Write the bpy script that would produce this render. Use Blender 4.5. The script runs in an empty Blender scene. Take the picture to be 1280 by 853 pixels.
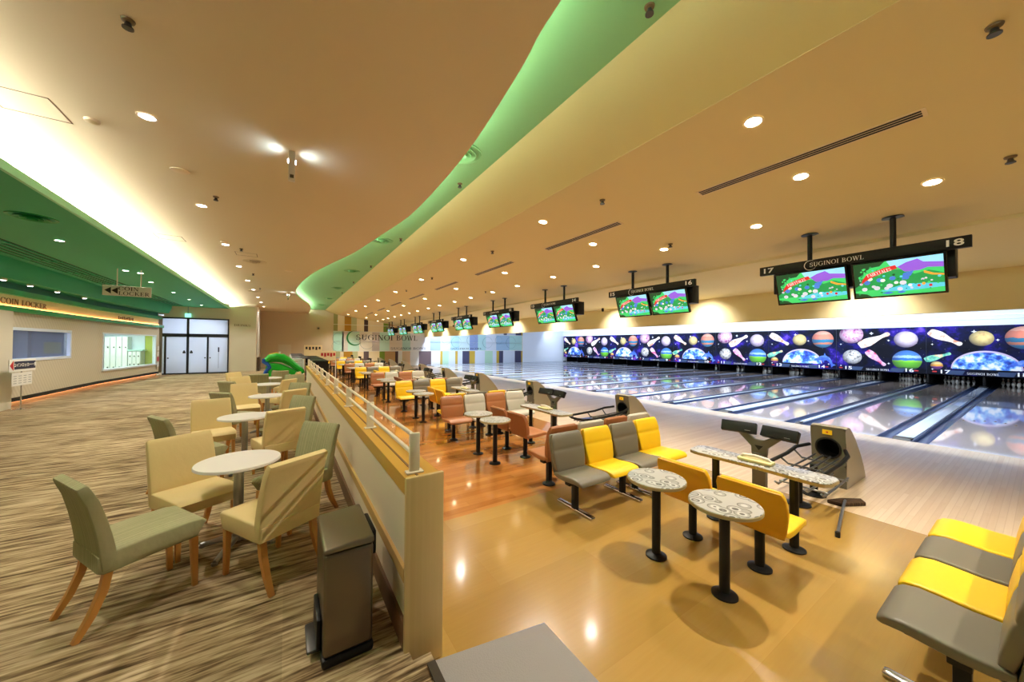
import bpy, bmesh, math, random
from mathutils import Matrix, Vector
R_ = random.Random(7)
sc = bpy.context.scene
C = sc.collection
pi = math.pi
# ------------------------------------------------------------------ camera, world, exposure
def make_camera():
    a, p, r = .576, .0121, .0063
    cam = bpy.data.cameras.new('camera'); o = bpy.data.objects.new('camera', cam); C.objects.link(o)
    r0 = Vector((math.cos(a), -math.sin(a), 0)); f0 = Vector((math.sin(a), math.cos(a), 0)); up = Vector((0, 0, 1))
    F = f0*math.cos(p)+up*math.sin(p); U = -f0*math.sin(p)+up*math.cos(p)
    X = r0*math.cos(r)+U*math.sin(r); Y = U*math.cos(r)-r0*math.sin(r)
    o.matrix_world = Matrix(((X.x, Y.x, -F.x, 0), (X.y, Y.y, -F.y, 0), (X.z, Y.z, -F.z, 1.849), (0, 0, 0, 1)))
    cam.sensor_width = 36; cam.lens = 434/1280*36; cam.clip_start = .02; cam.clip_end = 200
    sc.camera = o
make_camera()
sc.view_settings.view_transform = 'Standard'
try: sc.view_settings.look = 'None'
except Exception: pass
sc.view_settings.gamma = 1; sc.view_settings.exposure = 0.33
sc.view_settings.use_curve_mapping = False
sc.cycles.use_denoising = True
sc.cycles.max_bounces = 8; sc.cycles.diffuse_bounces = 5
sc.cycles.sample_clamp_indirect = 4
W = bpy.data.worlds.new('world'); sc.world = W; W.use_nodes = True
W.node_tree.nodes['Background'].inputs[0].default_value = (1, .93, .82, 1)
W.node_tree.nodes['Background'].inputs[1].default_value = .10
# light levels
L_DOWN = 165      # bowling downlights
L_HALL = 120       # concourse downlights
L_GREEN = 105      # green soffit downlights
L_COVE = 300       # emission strength of the long cove tube
L_RECESS = 46     # cove of the curved green recess
L_LANE = 215      # tubes over the lanes (W per metre group)
L_MASK = 95
WARM = (1, .93, .82); WARM2 = (1, .93, .83); COOL = (.72, .84, 1); NEUT = (1, .95, .86)
def area_light(name, loc, sx, sy, power, col, aim, spread=180):
    l = bpy.data.lights.new(name, 'AREA'); l.shape = 'RECTANGLE'; l.size = sx; l.size_y = sy
    l.energy = power; l.color = col; l.spread = math.radians(spread)
    o = bpy.data.objects.new(name, l); C.objects.link(o); o.location = loc
    z = -Vector(aim).normalized(); x = Vector((1, 0, 0)) if abs(z.x) < .9 else Vector((0, 0, 1))
    y = z.cross(x).normalized(); x = y.cross(z)
    o.rotation_euler = Matrix(((x.x, y.x, z.x), (x.y, y.y, z.y), (x.z, y.z, z.z))).to_euler()
    return o

# ------------------------------------------------------------------ materials
def lin(c):
    return tuple(((v/255)/12.92 if v/255 <= .04045 else ((v/255+.055)/1.055)**2.4) for v in c)
def mat(name, rgb, rough=.6, metal=0, spec=.5, coat=0, emit=0, ecol=None, coat_rough=.03):
    m = bpy.data.materials.new(name); m.use_nodes = True
    b = m.node_tree.nodes['Principled BSDF']
    b.inputs['Base Color'].default_value = (*lin(rgb), 1); b.inputs['Roughness'].default_value = rough
    b.inputs['Metallic'].default_value = metal; b.inputs['Specular IOR Level'].default_value = spec
    b.inputs['Coat Weight'].default_value = coat; b.inputs['Coat Roughness'].default_value = coat_rough
    if emit:
        b.inputs['Emission Color'].default_value = (*lin(ecol or rgb), 1); b.inputs['Emission Strength'].default_value = emit
    return m
class NT:
    def __init__(s, m): s.m = m; s.t = m.node_tree; s.b = s.t.nodes['Principled BSDF']
    def n(s, k, **kw):
        x = s.t.nodes.new(k)
        for a, v in kw.items(): setattr(x, a, v)
        return x
    def l(s, a, b): s.t.links.new(a, b)
    def coords(s, scale=(1, 1, 1), kind='Object', rot=(0, 0, 0), loc=(0, 0, 0)):
        tc = s.n('ShaderNodeTexCoord'); mp = s.n('ShaderNodeMapping')
        mp.inputs['Scale'].default_value = scale; mp.inputs['Rotation'].default_value = rot; mp.inputs['Location'].default_value = loc
        s.l(tc.outputs[kind], mp.inputs[0]); return mp.outputs[0]
    def ramp(s, fac, stops, interp='LINEAR'):
        r = s.n('ShaderNodeValToRGB'); r.color_ramp.interpolation = interp
        e = r.color_ramp.elements
        while len(e) < len(stops): e.new(.5)
        for k, (p, c) in enumerate(stops): e[k].position = p; e[k].color = (*lin(c), 1)
        s.l(fac, r.inputs[0]); return r.outputs[0]
    def noise(s, v, scale=5, detail=3, rough=.5):
        x = s.n('ShaderNodeTexNoise'); x.inputs['Scale'].default_value = scale; x.inputs['Detail'].default_value = detail
        x.inputs['Roughness'].default_value = rough; s.l(v, x.inputs['Vector']); return x.outputs[0]
    def mix(s, fac, a, b, mode='MIX'):
        x = s.n('ShaderNodeMix', data_type='RGBA', blend_type=mode)
        for sock, v in ((x.inputs[0], fac), (x.inputs[6], a), (x.inputs[7], b)):
            if hasattr(v, 'links'): s.l(v, sock)
            else: sock.default_value = v if not isinstance(v, tuple) else (*lin(v), 1)
        return x.outputs[2]
    def math(s, op, a, b=0):
        x = s.n('ShaderNodeMath', operation=op)
        for i, v in enumerate((a, b)):
            if hasattr(v, 'links'): s.l(v, x.inputs[i])
            else: x.inputs[i].default_value = v
        return x.outputs[0]
    def base(s, c): s.l(c, s.b.inputs['Base Color'])
    def bump(s, h, strength=.2, dist=.01):
        x = s.n('ShaderNodeBump'); x.inputs['Strength'].default_value = strength; x.inputs['Distance'].default_value = dist
        s.l(h, x.inputs['Height']); s.l(x.outputs[0], s.b.inputs['Normal'])

def m_carpet():
    m = mat('carpet_streaked', (160, 130, 95), .95, spec=.1); t = NT(m)
    v = t.coords((2.4, 24, 1)); n1 = t.noise(v, 1.0, 4, .6)
    v2 = t.coords((5, 70, 1)); n2 = t.noise(v2, 1.0, 3, .6)
    v3 = t.coords((.35, 1.1, 1)); n3 = t.noise(v3, 1, 2)
    mixn = t.math('ADD', t.math('MULTIPLY', n1, .62), t.math('ADD', t.math('MULTIPLY', n2, .26), t.math('MULTIPLY', n3, .14)))
    c = t.ramp(mixn, [(.38, (70, 54, 38)), (.45, (124, 102, 74)), (.51, (172, 148, 112)), (.60, (214, 192, 154))])
    # carpet tiles: slight change of tone from tile to tile
    ck = t.n('ShaderNodeTexWhiteNoise', noise_dimensions='2D'); sn = t.n('ShaderNodeVectorMath', operation='FLOOR')
    t.l(t.coords((1, 2, 1)), sn.inputs[0]); t.l(sn.outputs[0], ck.inputs['Vector'])
    k = t.ramp(ck.outputs['Value'], [(0, (226, 226, 226)), (1, (255, 255, 255))])
    t.base(t.mix(1.0, c, k, 'MULTIPLY'))
    t.bump(mixn, .3, .01); return m
def m_planks(name, c0, c1, c2, along='X', plank=(1.2, .15), rough=.2, coat=.6, groove=(60, 40, 20), gw=.012, grain=1.0, coat_rough=.06):
    m = mat(name, c1, rough, spec=.5, coat=coat, coat_rough=coat_rough); t = NT(m)
    rot = (0, 0, 0) if along == 'X' else (0, 0, pi/2)
    v = t.coords((1, 1, 1), rot=rot)
    br = t.n('ShaderNodeTexBrick'); br.offset = .37; br.squash = 1
    br.inputs['Brick Width'].default_value = plank[0]; br.inputs['Row Height'].default_value = plank[1]
    br.inputs['Scale'].default_value = 1; br.inputs['Mortar Size'].default_value = gw*.15; br.inputs['Mortar Smooth'].default_value = .1
    br.inputs['Color1'].default_value = (0, 0, 0, 1); br.inputs['Color2'].default_value = (1, 1, 1, 1); br.inputs['Mortar'].default_value = (.5, .5, .5, 1)
    t.l(v, br.inputs['Vector'])
    g = t.noise(t.coords((2.5, 40, 1) if along == 'X' else (40, 2.5, 1)), 1, 4, .6)
    f = t.math('ADD', t.math('MULTIPLY', br.outputs['Color'], .45), t.math('MULTIPLY', g, .55*grain))
    c = t.ramp(f, [(.12, c0), (.42, c1), (.8, c2)])
    t.base(t.mix(t.math('MULTIPLY', br.outputs['Fac'], .55), c, groove)); return m
def m_stripes(name, cols, freq=60, axis=0, rough=.85):
    m = mat(name, cols[0], rough, spec=.2); t = NT(m)
    sca = [0, 0, 0]; sca[axis] = 1
    v = t.coords(tuple(sca)); n = t.n('ShaderNodeTexNoise'); n.noise_dimensions = '3D'
    n.inputs['Scale'].default_value = freq; n.inputs['Detail'].default_value = 2; t.l(v, n.inputs['Vector'])
    t.base(t.ramp(n.outputs[0], [(.3, cols[0]), (.45, cols[1]), (.56, cols[0]), (.66, cols[2])]))
    w = t.noise(t.coords((9, 9, 7)), 1, 3); t.bump(w, .35, .03); return m
def m_fabric(name, rgb, rough=.6, scale=7, strength=.25):
    m = mat(name, rgb, rough, spec=.35); t = NT(m)
    t.bump(t.noise(t.coords((1, 1, .8)), scale, 4, .6), strength, .02); return m
def m_rings():
    m = mat('ring_laminate', (205, 200, 188), .3, coat=.3); t = NT(m)
    v = t.coords((1, 1, 0)); vo = t.n('ShaderNodeTexVoronoi', feature='F1'); vo.inputs['Scale'].default_value = 9; vo.inputs['Randomness'].default_value = .8
    t.l(v, vo.inputs['Vector'])
    c = t.ramp(vo.outputs['Distance'], [(0, (164, 161, 154)), (.26, (88, 84, 78)), (.34, (206, 204, 198)), (.42, (164, 161, 154)), (.50, (120, 116, 108)), (.56, (188, 185, 178))], 'CONSTANT')
    t.base(c); return m
def m_space():
    m = mat('space_mural', (20, 20, 70), .7, spec=.2); t = NT(m)
    n = t.noise(t.coords((1, 1, 1)), .9, 5, .6)
    c = t.ramp(n, [(.44, (2, 5, 22)), (.54, (6, 12, 62)), (.62, (40, 22, 140)), (.71, (130, 90, 240))])
    vo = t.n('ShaderNodeTexVoronoi', feature='F1'); vo.inputs['Scale'].default_value = 7; t.l(t.coords((1, 1, 1)), vo.inputs['Vector'])
    s = t.ramp(vo.outputs['Distance'], [(0, (255, 255, 255)), (.07, (0, 0, 0))])
    t.base(t.mix(1.0, c, s, 'ADD')); return m
def m_cloudy(name, stops, scale=3, detail=5, xyz=(1, 1, 1), rough=.5, shade=0):
    m = mat(name, stops[0][1], rough); t = NT(m)
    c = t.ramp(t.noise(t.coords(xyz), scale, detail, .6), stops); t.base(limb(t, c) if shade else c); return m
def m_bands(name, stops, noise_amt=.12):
    # horizontal bands over a disc's own height, edges broken by noise
    m = mat(name, stops[0][1], .5); t = NT(m)
    tc = t.n('ShaderNodeTexCoord'); sp = t.n('ShaderNodeSeparateXYZ'); t.l(tc.outputs['Generated'], sp.inputs[0])
    n = t.noise(t.coords((1, 1, 1)), 6, 3)
    f = t.math('ADD', sp.outputs[2], t.math('MULTIPLY', t.math('SUBTRACT', n, .5), noise_amt))
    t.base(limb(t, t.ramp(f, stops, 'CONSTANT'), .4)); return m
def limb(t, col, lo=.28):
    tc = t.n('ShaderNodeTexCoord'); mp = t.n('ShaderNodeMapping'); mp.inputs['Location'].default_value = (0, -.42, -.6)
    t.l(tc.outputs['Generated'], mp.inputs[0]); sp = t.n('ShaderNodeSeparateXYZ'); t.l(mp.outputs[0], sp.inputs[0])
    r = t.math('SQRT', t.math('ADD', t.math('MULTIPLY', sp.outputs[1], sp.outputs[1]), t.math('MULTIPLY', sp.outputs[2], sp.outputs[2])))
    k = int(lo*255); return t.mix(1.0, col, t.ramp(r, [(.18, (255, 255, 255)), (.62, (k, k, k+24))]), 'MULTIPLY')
def m_wallpaper():
    m = mat('herringbone_wallpaper', (206, 190, 158), .7); t = NT(m)
    w = t.n('ShaderNodeTexWave', wave_type='BANDS', bands_direction='DIAGONAL'); w.inputs['Scale'].default_value = 3.2; w.inputs['Distortion'].default_value = 0
    t.l(t.coords((0, 1.4, 1)), w.inputs['Vector'])
    t.base(t.ramp(w.outputs['Fac'], [(.4, (216, 204, 178)), (.6, (208, 195, 168))])); return m
def m_frost():
    m = mat('frosted_glass', (226, 230, 238), .35); b = m.node_tree.nodes['Principled BSDF']
    b.inputs['Transmission Weight'].default_value = .55; b.inputs['IOR'].default_value = 1.2; return m
def m_clear(name, tint, alpha):
    # thin pane: mostly see-through with a glossy face
    m = bpy.data.materials.new(name); m.use_nodes = True; nt = m.node_tree; nt.nodes.clear()
    o = nt.nodes.new('ShaderNodeOutputMaterial'); mx = nt.nodes.new('ShaderNodeMixShader'); tr = nt.nodes.new('ShaderNodeBsdfTransparent'); gl = nt.nodes.new('ShaderNodeBsdfPrincipled')
    tr.inputs[0].default_value = (*lin(tint), 1); gl.inputs['Roughness'].default_value = .08; gl.inputs['Base Color'].default_value = (*lin(tint), 1)
    mx.inputs[0].default_value = alpha; nt.links.new(tr.outputs[0], mx.inputs[1]); nt.links.new(gl.outputs[0], mx.inputs[2]); nt.links.new(mx.outputs[0], o.inputs[0]); return m

M = {}
M['carpet'] = m_carpet()
M['floor_tan'] = m_planks('tan_floor_planks', (162, 125, 57), (170, 132, 63), (179, 141, 73), 'X', (1.4, .46), .24, .7, (150, 100, 40), .004, .8, .12)
M['floor_orange'] = m_planks('orange_floor_planks', (150, 92, 38), (176, 112, 50), (194, 132, 66), 'X', (.9, .11), .16, .8, (110, 60, 24), .008, 1, .06)
M['approach'] = m_planks('maple_approach', (206, 174, 134), (216, 188, 150), (226, 202, 168), 'X', (2.2, .05), .3, .5, (196, 162, 122), .02, .9, .12)
M['lane'] = m_planks('lane_boards', (178, 160, 148), (194, 176, 163), (206, 191, 178), 'X', (9, .027), .2, 1, (150, 132, 120), .03, .8, .04)
M['gutter'] = mat('gutter_blue', (40, 56, 92), .3, spec=.5, coat=.3)
M['capping'] = mat('lane_capping', (196, 208, 224), .25, coat=.5)
M['cap_dark'] = mat('capping_nose', (70, 66, 62), .5)
M['paint'] = mat('ceiling_paint', (222, 208, 174), .85, spec=.2)
M['paint_r'] = mat('bowling_ceiling_paint', (226, 210, 160), .85, spec=.2)
M['paint_cream'] = mat('cream_beam_paint', (222, 212, 152), .85, spec=.2)
M['green_recess'] = mat('recess_green_paint', (140, 194, 138), .8, spec=.2)
M['green'] = mat('soffit_green', (60, 170, 118), .6, spec=.3)
M['green_lip'] = mat('green_lip', (34, 152, 74), .4)
M['green_pale'] = mat('pale_green_edge', (160, 222, 182), .6)
M['teal'] = mat('teal_green', (12, 110, 84), .6)
M['white'] = mat('white_paint', (238, 238, 234), .6)
M['lane_white'] = mat('lane_end_white', (228, 236, 246), .6)
M['wall_beige'] = mat('beige_wall', (208, 190, 160), .8, spec=.2)
M['wall_drinks'] = mat('pale_beige_wall', (214, 204, 180), .8, spec=.2)
M['wallpaper'] = m_wallpaper()
M['black'] = mat('black_metal', (11, 11, 12), .45, spec=.3)
M['black_gloss'] = mat('black_gloss', (12, 12, 14), .2)
M['dark'] = mat('dark_void', (10, 10, 12), .8)
M['chrome'] = mat('chrome', (210, 210, 212), .15, 1)
M['steel'] = mat('brushed_steel', (170, 172, 172), .35, 1)
M['alu_dark'] = mat('dark_aluminium', (90, 90, 90), .4, .8)
M['bin_steel'] = mat('bin_steel', (112, 102, 88), .3, .85)
M['bin_lid'] = mat('bin_lid_steel', (128, 120, 100), .38, .8)
M['white_lam'] = mat('white_laminate', (240, 236, 230), .3, coat=.2)
M['rings'] = m_rings()
M['top_edge'] = mat('tan_table_edging', (168, 150, 104), .5)
M['cream_fab'] = m_fabric('cream_slipcover', (232, 208, 148), .55)
M['green_fab'] = m_stripes('green_striped_slipcover', [(170, 166, 128), (154, 154, 116), (192, 178, 144)], 75, 0)
M['chair_wood'] = mat('chair_leg_wood', (204, 142, 70), .4)
M['yellow'] = mat('yellow_vinyl', (244, 196, 24), .38)
M['mustard'] = mat('mustard_back_shell', (226, 166, 20), .4)
M['grey_dk'] = mat('taupe_vinyl', (112, 104, 86), .42)
M['grey_lt'] = mat('pale_grey_vinyl', (190, 184, 166), .42)
M['orange'] = mat('terracotta_vinyl', (164, 104, 60), .42)
M['orange_bk'] = mat('terracotta_back_shell', (150, 92, 52), .45)
M['hood'] = mat('hood_shell', (170, 162, 142), .35, coat=.2)
M['hood_face'] = mat('hood_face', (98, 92, 76), .35)
M['kiosk'] = mat('kiosk_stem', (100, 94, 80), .4)
M['sticker'] = mat('yellow_sticker', (240, 196, 20), .5)
M['wood_cap'] = m_planks('parapet_laminate', (204, 176, 118), (216, 190, 134), (226, 202, 150), 'Y', (3, .6), .45, .1, (170, 140, 90), 0, .6)
M['cap_top'] = mat('parapet_top_board', (204, 156, 60), .4, coat=.3)
M['white_wall'] = mat('parapet_white_panel', (230, 214, 186), .6)
M['tan_strip'] = mat('tan_bump_rail', (196, 160, 96), .5)
M['baseboard'] = mat('brown_baseboard', (116, 86, 58), .6)
M['rail'] = mat('cream_rail_paint', (240, 232, 208), .45)
M['mat_grey'] = m_fabric('grey_ramp_rubber', (148, 141, 138), .8, 120, .3)
M['nosing'] = mat('dark_nosing', (66, 58, 48), .4, .5)
M['sprinkler'] = mat('sprinkler_brown', (120, 96, 62), .5)
M['lens'] = mat('lamp_lens', (255, 244, 220), .4, emit=22, ecol=(255, 236, 200))
M['lens_cool'] = mat('lamp_lens_cool', (255, 255, 255), .4, emit=16, ecol=(250, 250, 255))
M['trim_w'] = mat('lamp_trim', (226, 206, 170), .5)
M['tube'] = mat('cove_tube', (255, 255, 255), .5, emit=L_COVE, ecol=(255, 250, 238))
M['tube_rec'] = mat('recess_tube', (255, 255, 255), .5, emit=L_RECESS, ecol=(236, 255, 240))
M['tube_warm'] = mat('warm_strip', (255, 200, 140), .5, emit=9, ecol=(255, 178, 110))
M['tube_toe'] = mat('toe_strip', (255, 180, 110), .5, emit=3.2, ecol=(255, 170, 110))
M['sign_cream'] = mat('sign_fascia_cream', (244, 222, 176), .6)
M['ink'] = mat('black_lettering', (30, 28, 26), .5)
M['ink_brown'] = mat('bronze_lettering', (120, 92, 58), .4)
M['navy'] = mat('navy_panel', (24, 28, 62), .5)
M['red'] = mat('red_paint', (196, 40, 44), .5)
M['paper'] = mat('white_paper', (240, 236, 226), .8)
M['exit'] = mat('exit_sign_lit', (150, 240, 215), .5, emit=1.6, ecol=(130, 240, 205))
M['dark_frame'] = mat('door_frame_black', (22, 24, 34), .35)
M['frost'] = mat('frosted_white_door_glass', (222, 226, 236), .3, coat=.4)
M['locker'] = mat('locker_white', (226, 232, 230), .4)
M['locker_wall'] = mat('locker_room_lime', (188, 196, 60), .6)
M['glass'] = m_clear('window_glass', (236, 246, 242), .06)
M['glass_grey'] = m_clear('office_glass', (186, 196, 214), .2)
M['slide_g'] = mat('slide_green', (18, 168, 40), .3)
M['slide_b'] = mat('slide_blue', (20, 70, 150), .3)
M['slide_y'] = mat('slide_yellow', (232, 180, 40), .4)
M['table_dark'] = mat('dark_grey_top', (84, 84, 92), .4)
M['space'] = m_space()
M['mural_number'] = mat('mural_white', (250, 250, 255), .5)
M['white_em'] = mat('header_lettering', (245, 245, 245), .5)

# ------------------------------------------------------------------ mesh builder
def basis(x, y, z, o=(0, 0, 0)):
    return Matrix(((x[0], y[0], z[0], o[0]), (x[1], y[1], z[1], o[1]), (x[2], y[2], z[2], o[2]), (0, 0, 0, 1)))
def face_negX(o): return basis((0, -1, 0), (0, 0, 1), (-1, 0, 0), o)
def face_negY(o): return basis((1, 0, 0), (0, 0, 1), (0, -1, 0), o)
def face_posX(o): return basis((0, 1, 0), (0, 0, 1), (1, 0, 0), o)
class MB:
    def __init__(s): s.v = []; s.f = []; s.mi = []; s.m = 0
    def add(s, vs, fs, T=None):
        o = len(s.v)
        for p in vs:
            p = Vector(p); s.v.append(tuple(T @ p) if T else tuple(p))
        for f in fs: s.f.append(tuple(i+o for i in f)); s.mi.append(s.m)
        return s
    def box(s, x0, x1, y0, y1, z0, z1, T=None):
        v = [(x0, y0, z0), (x1, y0, z0), (x1, y1, z0), (x0, y1, z0), (x0, y0, z1), (x1, y0, z1), (x1, y1, z1), (x0, y1, z1)]
        return s.add(v, [(0, 3, 2, 1), (4, 5, 6, 7), (0, 1, 5, 4), (1, 2, 6, 5), (2, 3, 7, 6), (3, 0, 4, 7)], T)
    def prism(s, pts, h0, h1, T=None):   # 2d polygon in local xy, extruded in local z
        n = len(pts); v = [(x, y, h0) for x, y in pts]+[(x, y, h1) for x, y in pts]
        return s.add(v, [tuple(range(n-1, -1, -1)), tuple(range(n, 2*n))]+[(i, (i+1) % n, n+(i+1) % n, n+i) for i in range(n)], T)
    def lathe(s, prof, c=(0, 0, 0), n=24, T=None, cap=True):  # prof: (r,z)
        v = []; f = []
        for r, z in prof:
            for k in range(n): v.append((c[0]+r*math.cos(2*pi*k/n), c[1]+r*math.sin(2*pi*k/n), c[2]+z))
        for j in range(len(prof)-1):
            for k in range(n): f.append((j*n+k, j*n+(k+1) % n, (j+1)*n+(k+1) % n, (j+1)*n+k))
        if cap:
            f.append(tuple(range(n-1, -1, -1))); q = (len(prof)-1)*n; f.append(tuple(range(q, q+n)))
        return s.add(v, f, T)
    def cyl(s, c, r, z0, z1, n=20, T=None): return s.lathe([(r, z0), (r, z1)], c, n, T)
    def tube(s, path, r, n=8, closed=False, T=None):
        P = [Vector(p) for p in path]; L = len(P); v = []; f = []; up = None
        for i in range(L):
            a = P[(i-1) % L] if (i > 0 or closed) else P[i]; b = P[(i+1) % L] if (i < L-1 or closed) else P[i]
            d = (b-a).normalized()
            if up is None: up = Vector((0, 0, 1)) if abs(d.z) < .9 else Vector((1, 0, 0))
            x = d.cross(up).normalized(); y = x.cross(d).normalized(); up = y
            rr = r[i] if isinstance(r, (list, tuple)) else r
            for k in range(n): v.append(tuple(P[i]+x*(rr*math.cos(2*pi*k/n))+y*(rr*math.sin(2*pi*k/n))))
        for i in range(L if closed else L-1):
            for k in range(n):
                j = (i+1) % L; f.append((i*n+k, i*n+(k+1) % n, j*n+(k+1) % n, j*n+k))
        if not closed: f.append(tuple(range(n-1, -1, -1))); f.append(tuple(range((L-1)*n, L*n)))
        return s.add(v, f, T)
    def bar(s, p0, p1, w, h, w1=None, h1=None):   # tapered square bar
        p0, p1 = Vector(p0), Vector(p1); d = (p1-p0).normalized()
        up = Vector((0, 0, 1)) if abs(d.z) < .95 else Vector((0, 1, 0))
        x = d.cross(up).normalized(); y = x.cross(d).normalized(); w1 = w1 or w; h1 = h1 or h; v = []
        for p, a, b in ((p0, w, h), (p1, w1, h1)):
            for sx, sy in ((-1, -1), (1, -1), (1, 1), (-1, 1)): v.append(tuple(p+x*(sx*a/2)+y*(sy*b/2)))
        return s.add(v, [(3, 2, 1, 0), (4, 5, 6, 7), (0, 1, 5, 4), (1, 2, 6, 5), (2, 3, 7, 6), (3, 0, 4, 7)])
    def sweep(s, curve, wid, th, T=None, n=7, e=.35):
        # cushion: rounded-rectangle section (x across, normal to the curve) along a curve given in (y,z)
        K = len(curve); v = []; f = []; sec = []
        for a in range(4*n):
            t = 2*pi*a/(4*n); c, d = math.cos(t), math.sin(t)
            sec.append((math.copysign(abs(c)**.12, c) if abs(c) > 1e-6 else 0, math.copysign(abs(d)**e, d) if abs(d) > 1e-6 else 0))
        N = len(sec)
        for i in range(K):
            a = Vector(curve[max(0, i-1)]); b = Vector(curve[min(K-1, i+1)]); d = (b-a).normalized(); nr = (-d.y, d.x)
            w = wid[i] if isinstance(wid, (list, tuple)) else wid; h = th[i] if isinstance(th, (list, tuple)) else th
            for sx, sy in sec: v.append((sx*w/2, curve[i][0]+nr[0]*sy*h/2, curve[i][1]+nr[1]*sy*h/2))
        for i in range(K-1):
            for k in range(N): f.append((i*N+k, i*N+(k+1) % N, (i+1)*N+(k+1) % N, (i+1)*N+k))
        f.append(tuple(range(N-1, -1, -1))); f.append(tuple(range((K-1)*N, K*N)))
        return s.add(v, f, T)
    def quad(s, a, b, c, d): return s.add([a, b, c, d], [(0, 1, 2, 3)])
    def disc(s, r, T, n=32, rx=None, h=.01):
        return s.prism([((rx or r)*math.cos(2*pi*k/n), r*math.sin(2*pi*k/n)) for k in range(n)], 0, h, T)
    def font(s, body, size, T, h=.004, sx=1, align='CENTER'):
        cu = bpy.data.curves.new('tmp', 'FONT'); cu.body = body; cu.size = size; cu.align_x = align; cu.align_y = 'CENTER'; cu.extrude = h/2; cu.offset = size*.018; cu.resolution_u = 3
        o = bpy.data.objects.new('tmp', cu); C.objects.link(o)
        dg = bpy.context.evaluated_depsgraph_get(); me = bpy.data.meshes.new_from_object(o.evaluated_get(dg))
        s.add([(v.co.x*sx, v.co.y, v.co.z) for v in me.vertices], [tuple(p.vertices) for p in me.polygons], T)
        bpy.data.objects.remove(o); bpy.data.curves.remove(cu); bpy.data.meshes.remove(me); return s
    def build(s, name, mats, parent=None, bevel=0, seg=2, smooth=35, loc=None):
        me = bpy.data.meshes.new(name); me.from_pydata(s.v, [], s.f)
        bm = bmesh.new(); bm.from_mesh(me)
        lay = None
        for i, f in enumerate(bm.faces): f.material_index = s.mi[i]
        if bevel:
            bmesh.ops.recalc_face_normals(bm, faces=bm.faces)
            ed = [e for e in bm.edges if len(e.link_faces) == 2 and e.calc_face_angle(0) > .6]
            bmesh.ops.bevel(bm, geom=ed, offset=bevel, segments=seg, affect='EDGES', profile=.5, clamp_overlap=True)
        bmesh.ops.recalc_face_normals(bm, faces=bm.faces)
        for f in bm.faces: f.smooth = True
        for e in bm.edges:
            if len(e.link_faces) == 2 and e.calc_face_angle(0) > math.radians(smooth): e.smooth = False
        bm.to_mesh(me); bm.free()
        for m in (mats if isinstance(mats, (list, tuple)) else [mats]): me.materials.append(m)
        o = bpy.data.objects.new(name, me); C.objects.link(o)
        if parent: o.parent = parent
        if loc: o.location = loc
        return o
def tag(o, label=None, cat=None, group=None, kind=None):
    if label: o['label'] = label
    if cat: o['category'] = cat
    if group: o['group'] = group
    if kind: o['kind'] = kind
    return o
def thing(name, label, cat, loc=(0, 0, 0), rz=0, group=None):
    o = bpy.data.objects.new(name, None); C.objects.link(o); o.location = loc; o.rotation_euler = (0, 0, rz); o.empty_display_size = .1
    return tag(o, label, cat, group)
def struct(o, label=None, cat=None):
    return tag(o, label, cat, kind='structure')
def dup(root, loc, rz=None, label=None, group=None, swap=None):
    r = root.copy(); C.objects.link(r); r.location = loc
    if rz is not None: r.rotation_euler = (0, 0, rz)
    if label: r['label'] = label
    if group: r['group'] = group
    def rec(src, dst):
        for ch in KIDS.get(src.name, []):
            c = ch.copy(); C.objects.link(c); c.parent = dst
            if swap and c.type == 'MESH': swap(c)
            rec(ch, c)
    rec(root, r); return r
KIDS = {}
def index_kids(root):
    KIDS[root.name] = list(root.children)
    for c in root.children: index_kids(c)
def box_obj(name, m, *b, parent=None, bevel=0): return MB().box(*b).build(name, m, parent, bevel)

# ------------------------------------------------------------------ serif lettering from strokes
def arc(cx, cy, rx, ry, a0, a1, thick, thin, n=14):
    P = []; o = []; i_ = []
    for k in range(n+1):
        t = math.radians(a0+(a1-a0)*k/n); w = thin+(thick-thin)*abs(math.cos(t))**1.3
        o.append((cx+(rx)*math.cos(t), cy+(ry)*math.sin(t))); i_.append((cx+(rx-w)*math.cos(t), cy+(ry-max(thin, w*.55))*math.sin(t)))
    return [[o[k], o[k+1], i_[k+1], i_[k]] for k in range(n)]
def ln(x0, y0, x1, y1, w):   # stroke with horizontal width w
    return [[(x0-w/2, y0), (x0+w/2, y0), (x1+w/2, y1), (x1-w/2, y1)]]
def hb(x0, x1, y, h): return [[(x0, y), (x1, y), (x1, y+h), (x0, y+h)]]
SR, TK, TN = .05, .15, .06
def sf(x, y, w=.15, e=.085): return hb(x-w/2-e, x+w/2+e, y, SR)
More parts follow.
